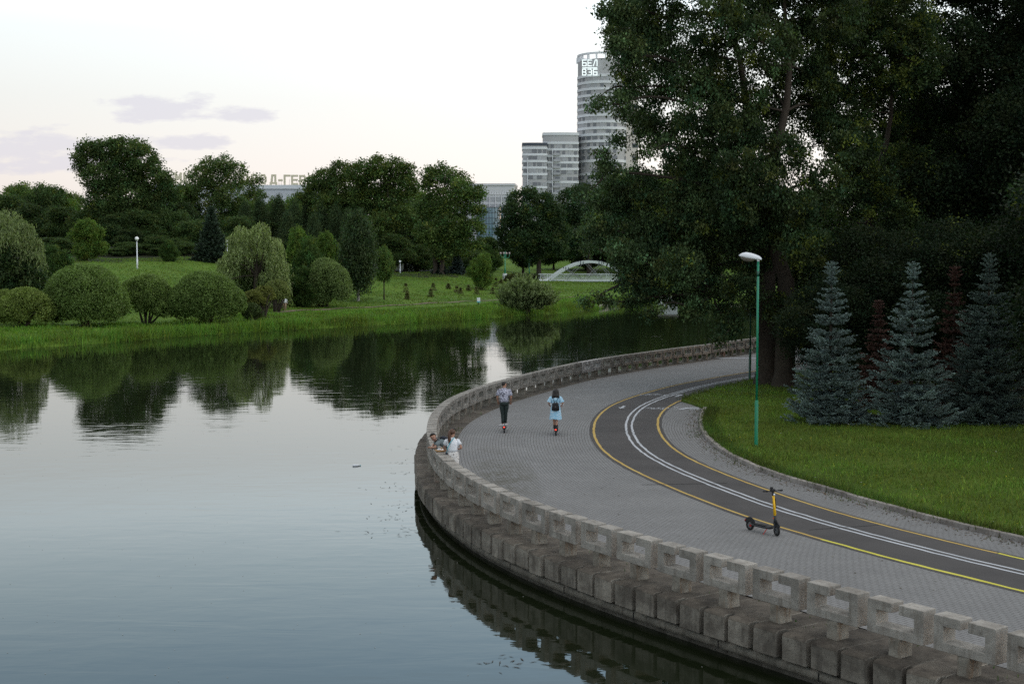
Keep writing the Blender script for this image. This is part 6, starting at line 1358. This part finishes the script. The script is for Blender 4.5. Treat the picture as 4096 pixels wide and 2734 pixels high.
# local +Y points to the river; he bends over the railing
J = dict(pelvis=(0, .0, .93, (.12, .09)), waist=(0, .13, 1.05, (.11, .085)), chest=(0, .40, 1.12, (.13, .09)), Lsh=(-.19, .48, 1.12, .050), Rsh=(.19, .48, 1.10, .050), Lelb=(-.24, .58, .98, .040), Relb=(.22, .60, .98, .040), Lwrist=(-.02, .70, .965, .028), Rwrist=(.03, .64, .965, .028),
         Lhip=(-.09, -.02, .88, .08), Rhip=(.09, -.02, .88, .08), Lknee=(-.10, .02, .48, .057), Rknee=(.10, -.04, .48, .057), Lank=(-.11, -.02, .08, .038), Rank=(.11, -.05, .08, .038), Ltoe=(-.13, .13, .035, .032), Rtoe=(.14, .11, .035, .032))
E = SPINE + ARMS + LEGS
HN = head_chain(J, E, (-.01, .54, 1.15), (-.06, .50, 1), (-.93, .30, -.16), 1.0)
hand(J, E, 'L', J['Lwrist'][:3], (.85, .4, 0), (0, -.1, -1)); hand(J, E, 'R', J['Rwrist'][:3], (-.85, .3, 0), (0, -.1, -1))
skin_body('body', ml, J, E, 'pelvis', MT['skin']); face_bits(ml, *HN, stubble=pmat('stubble', (.20, .11, .085), .7)); hair_cap(ml, *HN, MT['dark_hair'], (.090, .098, .096), front=.8, seed=9)
sh = MB(); sh.loft([(0, -.03, .92), (0, .05, .99), (0, .22, 1.075), (0, .38, 1.115), (0, .47, 1.12), (0, .535, 1.15)], [(.172, .125), (.170, .125), (.180, .130), (.200, .125), (.165, .095), (.066, .066)], 18, xdir=(1, 0, 0))
for sg, el in ((-1, (-.235, .55, 1.05)), (1, (.225, .56, 1.05))): sh.loft([(sg * .12, .45, 1.11), (sg * .19, .48, 1.10), (sg * .22, .53, 1.06), el], [.075, .076, .068, .068], 12)
sh.loft([(-.05, .57, 1.17), (.0, .52, 1.19), (.05, .57, 1.165)], [.02, .026, .02], 8)
sh.build('shirt', MT['grey_cloth'], ml, smooth=True)
tr = MB(); tr.loft([(0, -.01, .97), (0, -.02, .88), (0, -.02, .80)], [(.168, .12), (.18, .13), (.17, .125)], 16, xdir=(1, 0, 0))
for sg in (-1, 1): tr.loft([(sg * .088, -.02, .86), (sg * .10, -.01 * sg, .66), (sg * .10, -.01 - sg * .03, .48), (sg * .11, -.035 - sg * .015, .10)], [.096, .086, .07, .062], 12)
tr.build('trousers', MT['navy'], ml, smooth=True)
shoe(ml, (-.11, -.02, .08), (-.1, 1, 0), MT['shoe']); shoe(ml, (.11, -.05, .08), (.1, 1, 0), MT['shoe'])
bp2 = thing('backpack', 'black backpack on the back of the man leaning over the railing', 'backpack', (-1.79, 42.95, 0), math.pi / 2 + .15)
MB().loft([(0, .08, 1.13), (0, .14, 1.19), (0, .30, 1.25), (0, .40, 1.25)], [(.10, .04), (.13, .06), (.12, .055), (.08, .03)], 14, xdir=(1, 0, 0)).build('bag', MT['navy'], bp2, smooth=True)
for sg in (-1, 1): MB().loft([(sg * .08, .38, 1.28), (sg * .11, .49, 1.23), (sg * .12, .56, 1.13), (sg * .13, .50, 1.01)], [(.026, .010)] * 4, 8).build('strap', MT['black'], bp2)
MB().loft([(-.03, .40, 1.31), (0, .41, 1.35), (.03, .40, 1.31)], .01, 8).build('handle', MT['black'], bp2)
# tray of food on the railing
p = rail_pt(1761 / DS, 1804 / DS, .925)
fd = thing('food_tray', 'small cardboard food tray with crumpled paper on top of the railing', 'tray', (p.x, p.y, .923), .3)
tb = MB(); a, b, h_ = .15, .09, .045
V = [(-a * .8, -b * .8, 0), (a * .8, -b * .8, 0), (a * .8, b * .8, 0), (-a * .8, b * .8, 0), (-a, -b, h_), (a, -b, h_), (a, b, h_), (-a, b, h_)]; tb.add(V, [(3, 2, 1, 0), (0, 1, 5, 4), (1, 2, 6, 5), (2, 3, 7, 6), (3, 0, 4, 7)])
o = tb.build('tray', MT['card'], fd); so_ = o.modifiers.new('solid', 'SOLIDIFY'); so_.thickness = .006
rp = random.Random(2); m = MB(); m.ball((0, 0, .05), (.095, .065, .05), 10); m.v = [(x + rp.uniform(-.014, .014), y + rp.uniform(-.014, .014), max(z + rp.uniform(-.014, .014), .008)) for x, y, z in m.v]; m.build('paper', MT['white_cloth'], fd)
MB().ball((.03, -.02, .085), (.03, .03, .022), 8).build('food', pmat('bread', (.55, .34, .12), .7), fd, smooth=True); MB().ball((-.05, .02, .075), (.028, .028, .02), 8).build('food', pmat('greens', (.10, .22, .04), .7), fd, smooth=True)

# --- the walker on the far bank path
hw = hit(653, 713.5); wk = thing('person', 'distant man in a white shirt and beige trousers walking along the river path', 'person', (hw.x, hw.y, hw.z), math.pi + .25)
J = dict(pelvis=(0, 0, .93, (.12, .09)), waist=(0, 0, 1.08, (.11, .08)), chest=(0, .0, 1.29, (.13, .09)), Lsh=(-.185, 0, 1.38, .05), Rsh=(.185, 0, 1.38, .05), Lelb=(-.24, -.04, 1.10, .04), Relb=(.24, -.06, 1.10, .04), Lwrist=(-.25, .08, .86, .028), Rwrist=(.25, .06, .86, .028),
         Lhip=(-.09, 0, .88, .08), Rhip=(.09, 0, .88, .08), Lknee=(-.09, .16, .49, .057), Rknee=(.09, -.02, .48, .057), Lank=(-.09, .22, .09, .038), Rank=(.09, -.26, .14, .038), Ltoe=(-.10, .38, .05, .032), Rtoe=(.10, -.14, .05, .032))
E = SPINE + ARMS + LEGS; HN = head_chain(J, E, (0, .01, 1.435), (0, .05, 1), (0, 1, 0))
hand(J, E, 'L', J['Lwrist'][:3], (0, .2, -1), (.3, .6, -.3)); hand(J, E, 'R', J['Rwrist'][:3], (0, .2, -1), (-.3, .6, -.3))
skin_body('body', wk, J, E, 'pelvis', MT['skin']); face_bits(wk, *HN); hair_cap(wk, *HN, MT['dark_hair'], front=.75)
sh = MB(); sh.loft([(0, 0, .90), (0, 0, 1.05), (0, 0, 1.25), (0, 0, 1.36), (0, 0, 1.41), (0, .01, 1.445)], [(.18, .125), (.175, .12), (.195, .13), (.19, .11), (.12, .08), (.06, .06)], 16, xdir=(1, 0, 0))
for sg in (-1, 1): sh.loft([(sg * .13, 0, 1.35), (sg * .20, 0, 1.33), (sg * .245, -.05, 1.10), (sg * .25, .06, .89)], [.075, .072, .056, .045], 10)
sh.build('shirt', MT['white_cloth'], wk, smooth=True)
tr = MB(); tr.loft([(0, 0, .96), (0, 0, .84)], [(.165, .12), (.175, .125)], 14, xdir=(1, 0, 0)); tr.loft([(-.09, 0, .88), (-.09, .16, .49), (-.09, .21, .12)], [.095, .072, .06], 10); tr.loft([(.09, 0, .88), (.09, -.02, .48), (.09, -.25, .16)], [.095, .072, .06], 10); tr.build('trousers', MT['beige'], wk, smooth=True)
shoe(wk, (-.09, .22, .09), (0, 1, 0), MT['black']); shoe(wk, (.09, -.26, .13), (0, 1, -.2), MT['black'])
b_ = thing('hand_bag', 'dark bag carried by the distant walker on the river path', 'bag', (hw.x, hw.y, hw.z), math.pi + .25)
MB().loft([(.28, .08, .42), (.28, .08, .45), (.28, .08, .66)], [(.05, .13), (.06, .15), (.05, .12)], 10, xdir=(1, 0, 0)).build('bag', MT['navy'], b_); MB().loft([(.28, .0, .66), (.27, .07, .79), (.28, .16, .66)], .012, 6).build('handle', MT['navy'], b_)

# ---------------------------------------------------------------- grass, reeds, weeds, floating bits
def blades(name, Pb, hgt, wid, col, seed, lean=.35, lum=.25):
    rng = np.random.default_rng(seed); n = len(Pb); h = hgt * np.exp(rng.normal(0, .3, n)); a = rng.uniform(0, 2 * math.pi, n); w = wid * rng.uniform(.7, 1.3, n)
    sx_, sy_ = np.cos(a) * w / 2, np.sin(a) * w / 2; b = rng.normal(0, lean, (n, 2)) * h[:, None]
    V = np.zeros((n, 3, 3)); V[:, 0] = Pb + np.c_[-sx_, -sy_, np.zeros(n)]; V[:, 1] = Pb + np.c_[sx_, sy_, np.zeros(n)]; V[:, 2] = Pb + np.c_[b, h]
    c = np.array(col)[None] * np.exp(rng.normal(0, lum, n))[:, None]; c[:, 0] *= np.exp(rng.normal(.0, .18, n)); pt = np.sin(Pb[:, 0] * .9 + 2.1 * np.sin(Pb[:, 1] * .37)) * np.sin(Pb[:, 1] * .63 + 1.3 * np.sin(Pb[:, 0] * .5)); c *= (1 + .30 * pt)[:, None]; c[:, 0] *= 1 - .16 * pt
    o = link(name, np_mesh(name, V.reshape(-1, 3), np.arange(3 * n).reshape(-1, 3), MT['grass'], np.clip(c, 0, 1))); o['kind'] = 'stuff'; return o
rng = np.random.default_rng(77)
LE_ = np.array(lawn_edge); cand = np.c_[rng.uniform(6, 34, 420000), rng.uniform(22, 92, 420000)]
# only keep what the picture shows, thinner with distance
pxc = 1174.5 + 3262.6 * cand[:, 0] / cand[:, 1]; cand = cand[in_poly(cand, LE_) & (pxc < 2420)]
pn = .5 + .5 * np.sin(cand[:, 0] * 1.3 + 1.7 * np.sin(cand[:, 1] * .8)) * np.sin(cand[:, 1] * 1.1 + cand[:, 0] * .4); cand = cand[rng.random(len(cand)) < .45 + .55 * pn]
blades('lawn_grass', np.c_[cand, np.full(len(cand), .08)], .105, .022, (.104, .156, .020), 1, .35, .38)
# longer fringe along the kerb
kp = KC[rng.integers(0, len(KC), 9000)] + frames(KC)[1][0] * 0; ki = rng.integers(0, len(KC), 9000); kk = KC[ki] + frames(KC)[1][ki] * (rng.random(9000) ** 1.6 * .5 + .09)[:, None]
kk = kk + rng.normal(0, .09, kk.shape); blades('kerb_grass', np.c_[kk, np.full(len(kk), .07)], .16, .022, (.062, .095, .016), 2)
ki = rng.integers(0, len(LC), 5000); lc = (LC + frames(LC)[1] * 2.62); m_ = lc[ki][:, 1] > 64.5; kk = lc[ki][m_] + rng.normal(0, .12, (m_.sum(), 2)); blades('lane_edge_grass', np.c_[kk, np.full(len(kk), .05)], .18, .03, (.060, .092, .016), 3)
# weeds and leaf litter in the joint below the kerb, and in the joints of the quay
ki = rng.integers(0, len(KC), 2600); cl = .5 + .5 * np.sin(ki * .55) * np.sin(ki * .21); ki = ki[rng.random(2600) < cl ** 2]; kk = KC[ki] - frames(KC)[1][ki] * (rng.random(len(ki)) ** 2 * .45 + .06)[:, None]
kk = kk + rng.normal(0, .14, kk.shape); blades('kerb_weeds', np.c_[kk, np.full(len(kk), .0)], .055, .03, (.075, .085, .03), 4, .7)
qi = rng.integers(60, len(QC) - 4, 1500); cl = .5 + .5 * np.sin(qi * .9) * np.sin(qi * .37); qi = qi[rng.random(1500) < cl ** 3]; kk = QC[qi] + frames(QC)[1][qi] * np.where(rng.random(len(qi)) < .6, rng.normal(.80, .03, len(qi)), rng.normal(.36, .05, len(qi)))[:, None]
kk = kk + rng.normal(0, .06, kk.shape); blades('quay_weeds', np.c_[kk, np.full(len(kk), -.02)], .06, .03, (.06, .10, .025), 5, .6)
li = rng.integers(0, len(KC), 1800); kk = KC[li] - frames(KC)[1][li] * np.abs(rng.normal(0, .28, 1800))[:, None] - frames(KC)[1][li] * .1
kk = kk + rng.normal(0, .15, kk.shape); Vl = leaf_quads(np.c_[kk, np.full(len(kk), .012)], .06, rng, 6.0, 1.5); cl = np.array((.12, .075, .04))[None] * np.exp(rng.normal(0, .35, len(kk)))[:, None]
link('leaf_litter', np_mesh('leaf_litter', Vl, np.arange(len(Vl)).reshape(-1, 4), MT['leaf'], np.clip(cl, 0, 1)))['kind'] = 'stuff'
# scattered leaves and grit on the paving
qi = rng.integers(40, len(QC) - 6, 420); off = rng.uniform(1.1, 6.0, 420); kk = QC[qi] + frames(QC)[1][qi] * off[:, None]; fv = leaf_quads(np.c_[kk, np.full(420, .014)], .055, rng, 8, 1.5)
link('scattered_leaves', np_mesh('scattered_leaves', fv, np.arange(len(fv)).reshape(-1, 4), MT['leaf'], np.where((rng.random(420) < .5)[:, None], np.array((.07, .05, .025)), np.array((.30, .28, .24)))))['kind'] = 'stuff'
# small white and yellow flowers in the lawn
fc = cand[rng.integers(0, len(cand), 420)]; fc = fc[fc[:, 1] < 56]; fv = leaf_quads(np.c_[fc, rng.uniform(.14, .26, len(fc))], .05, rng, 2, 1.1); ft = np.where((rng.random(len(fc)) < .35)[:, None], np.array((.5, .52, .5)), np.array((.42, .36, .03)))
link('lawn_flowers', np_mesh('lawn_flowers', fv, np.arange(len(fv)).reshape(-1, 4), MT['leaf'], ft))['kind'] = 'stuff'
# far bank: rough grass at the water's edge and on the slope
def shore_pts(n, s0, s1, pw=1.0):
    a = rng.integers(1, len(SHORE) - 3, n * 3); d = SHORE[a + 1] - SHORE[a]; L = np.linalg.norm(d, axis=1); keep = rng.random(n * 3) < L / 45.0; a, d = a[keep][:n], d[keep][:n]
    t = rng.random(len(a)); nn_ = np.c_[-d[:, 1], d[:, 0]] / np.linalg.norm(d, axis=1)[:, None]; return SHORE[a] + d * t[:, None] + nn_ * (s0 + (s1 - s0) * rng.random(len(a)) ** pw)[:, None]
def vis(q): p_ = 1174.5 + 3262.6 * q[:, 0] / np.maximum(q[:, 1], 1); return q[(p_ > -60) & (p_ < 1560) & (q[:, 1] > 80)]
q = vis(shore_pts(60000, -.15, 1.8)); cl = .5 + .5 * np.sin(q[:, 0] * .7 + 2 * np.sin(q[:, 1] * .31)); q = q[rng.random(len(q)) < .3 + .7 * cl]
blades('shore_reeds', np.c_[q, terrain(q) - .03], .62, .07, (.100, .172, .022), 6, .25, .3)
q = vis(shore_pts(90000, 1.0, 15.5)); blades('bank_rough_grass', np.c_[q, terrain(q) - .02], .26, .085, (.095, .175, .018), 7, .5, .26)
q = np.c_[rng.uniform(-75, 60, 160000), rng.uniform(120, 300, 160000)]; sd_ = shore_dist(q); q = vis(q[(sd_ > 18) & (sd_ < 95)]); blades('far_lawn_grass', np.c_[q, terrain(q) - .02], .16, .13, (.092, .150, .021), 8, .5, .22)
# specks and weed rafts on the water, a floating bottle
q = np.c_[rng.uniform(-24, 6, 900), 16 + 90 * rng.random(900) ** 1.6]; qd = np.min(np.hypot(q[:, None, 0] - QC[None, ::4, 0], q[:, None, 1] - QC[None, ::4, 1]), 1)
okq = (q[:, 0] < np.interp(q[:, 1], QC[::-1, 1], QC[::-1, 0]) - .7)
q = q[okq]; fv = leaf_quads(np.c_[q, np.full(len(q), -.893)], .035, rng, 30, 1.3); link('water_specks', np_mesh('water_specks', fv, np.arange(len(fv)).reshape(-1, 4), MT['leaf'], np.full((len(q), 3), .45)))['kind'] = 'stuff'
wp = []
for (px, py, n, sx0) in ((918, 1118, 40, .5), (908, 1160, 30, .5), (895, 1188, 30, .4), (905, 1217, 46, .6), (930, 1060, 26, .4), (940, 1085, 26, .3), (1160, 1517, 40, .25), (925, 1030, 16, .5)):
    c = at_z(px, py, -.892); wp.append(np.c_[rng.normal(c.x, sx0, n), rng.normal(c.y, sx0 * .9, n), np.full(n, -.892)])
wp = np.vstack(wp); wp = wp[rng.random(len(wp)) < .6]; wp = wp[wp[:, 0] < np.interp(wp[:, 1], QC[::-1, 1], QC[::-1, 0]) - .6]; fv = leaf_quads(wp, .15, rng, 30, 6.0); link('floating_weed', np_mesh('floating_weed', fv, np.arange(len(fv)).reshape(-1, 4), MT['leaf'], np.full((len(wp), 3), .10)))['kind'] = 'stuff'
p = at_z(817, 1067, -.88); bt = thing('floating_bottle', 'small pale plastic bottle floating alone on the open water', 'bottle', p, .2)
MB().loft([(-.13, 0, 0), (-.12, 0, 0), (.05, 0, 0), (.10, 0, 0), (.14, 0, 0)], [.03, .042, .042, .02, .016], 10).build('bottle_body', MT['white_paint'], bt, smooth=True); MB().cyl((.135, 0, 0), (.165, 0, 0), .019, 8).build('cap', MT['cyan'], bt)
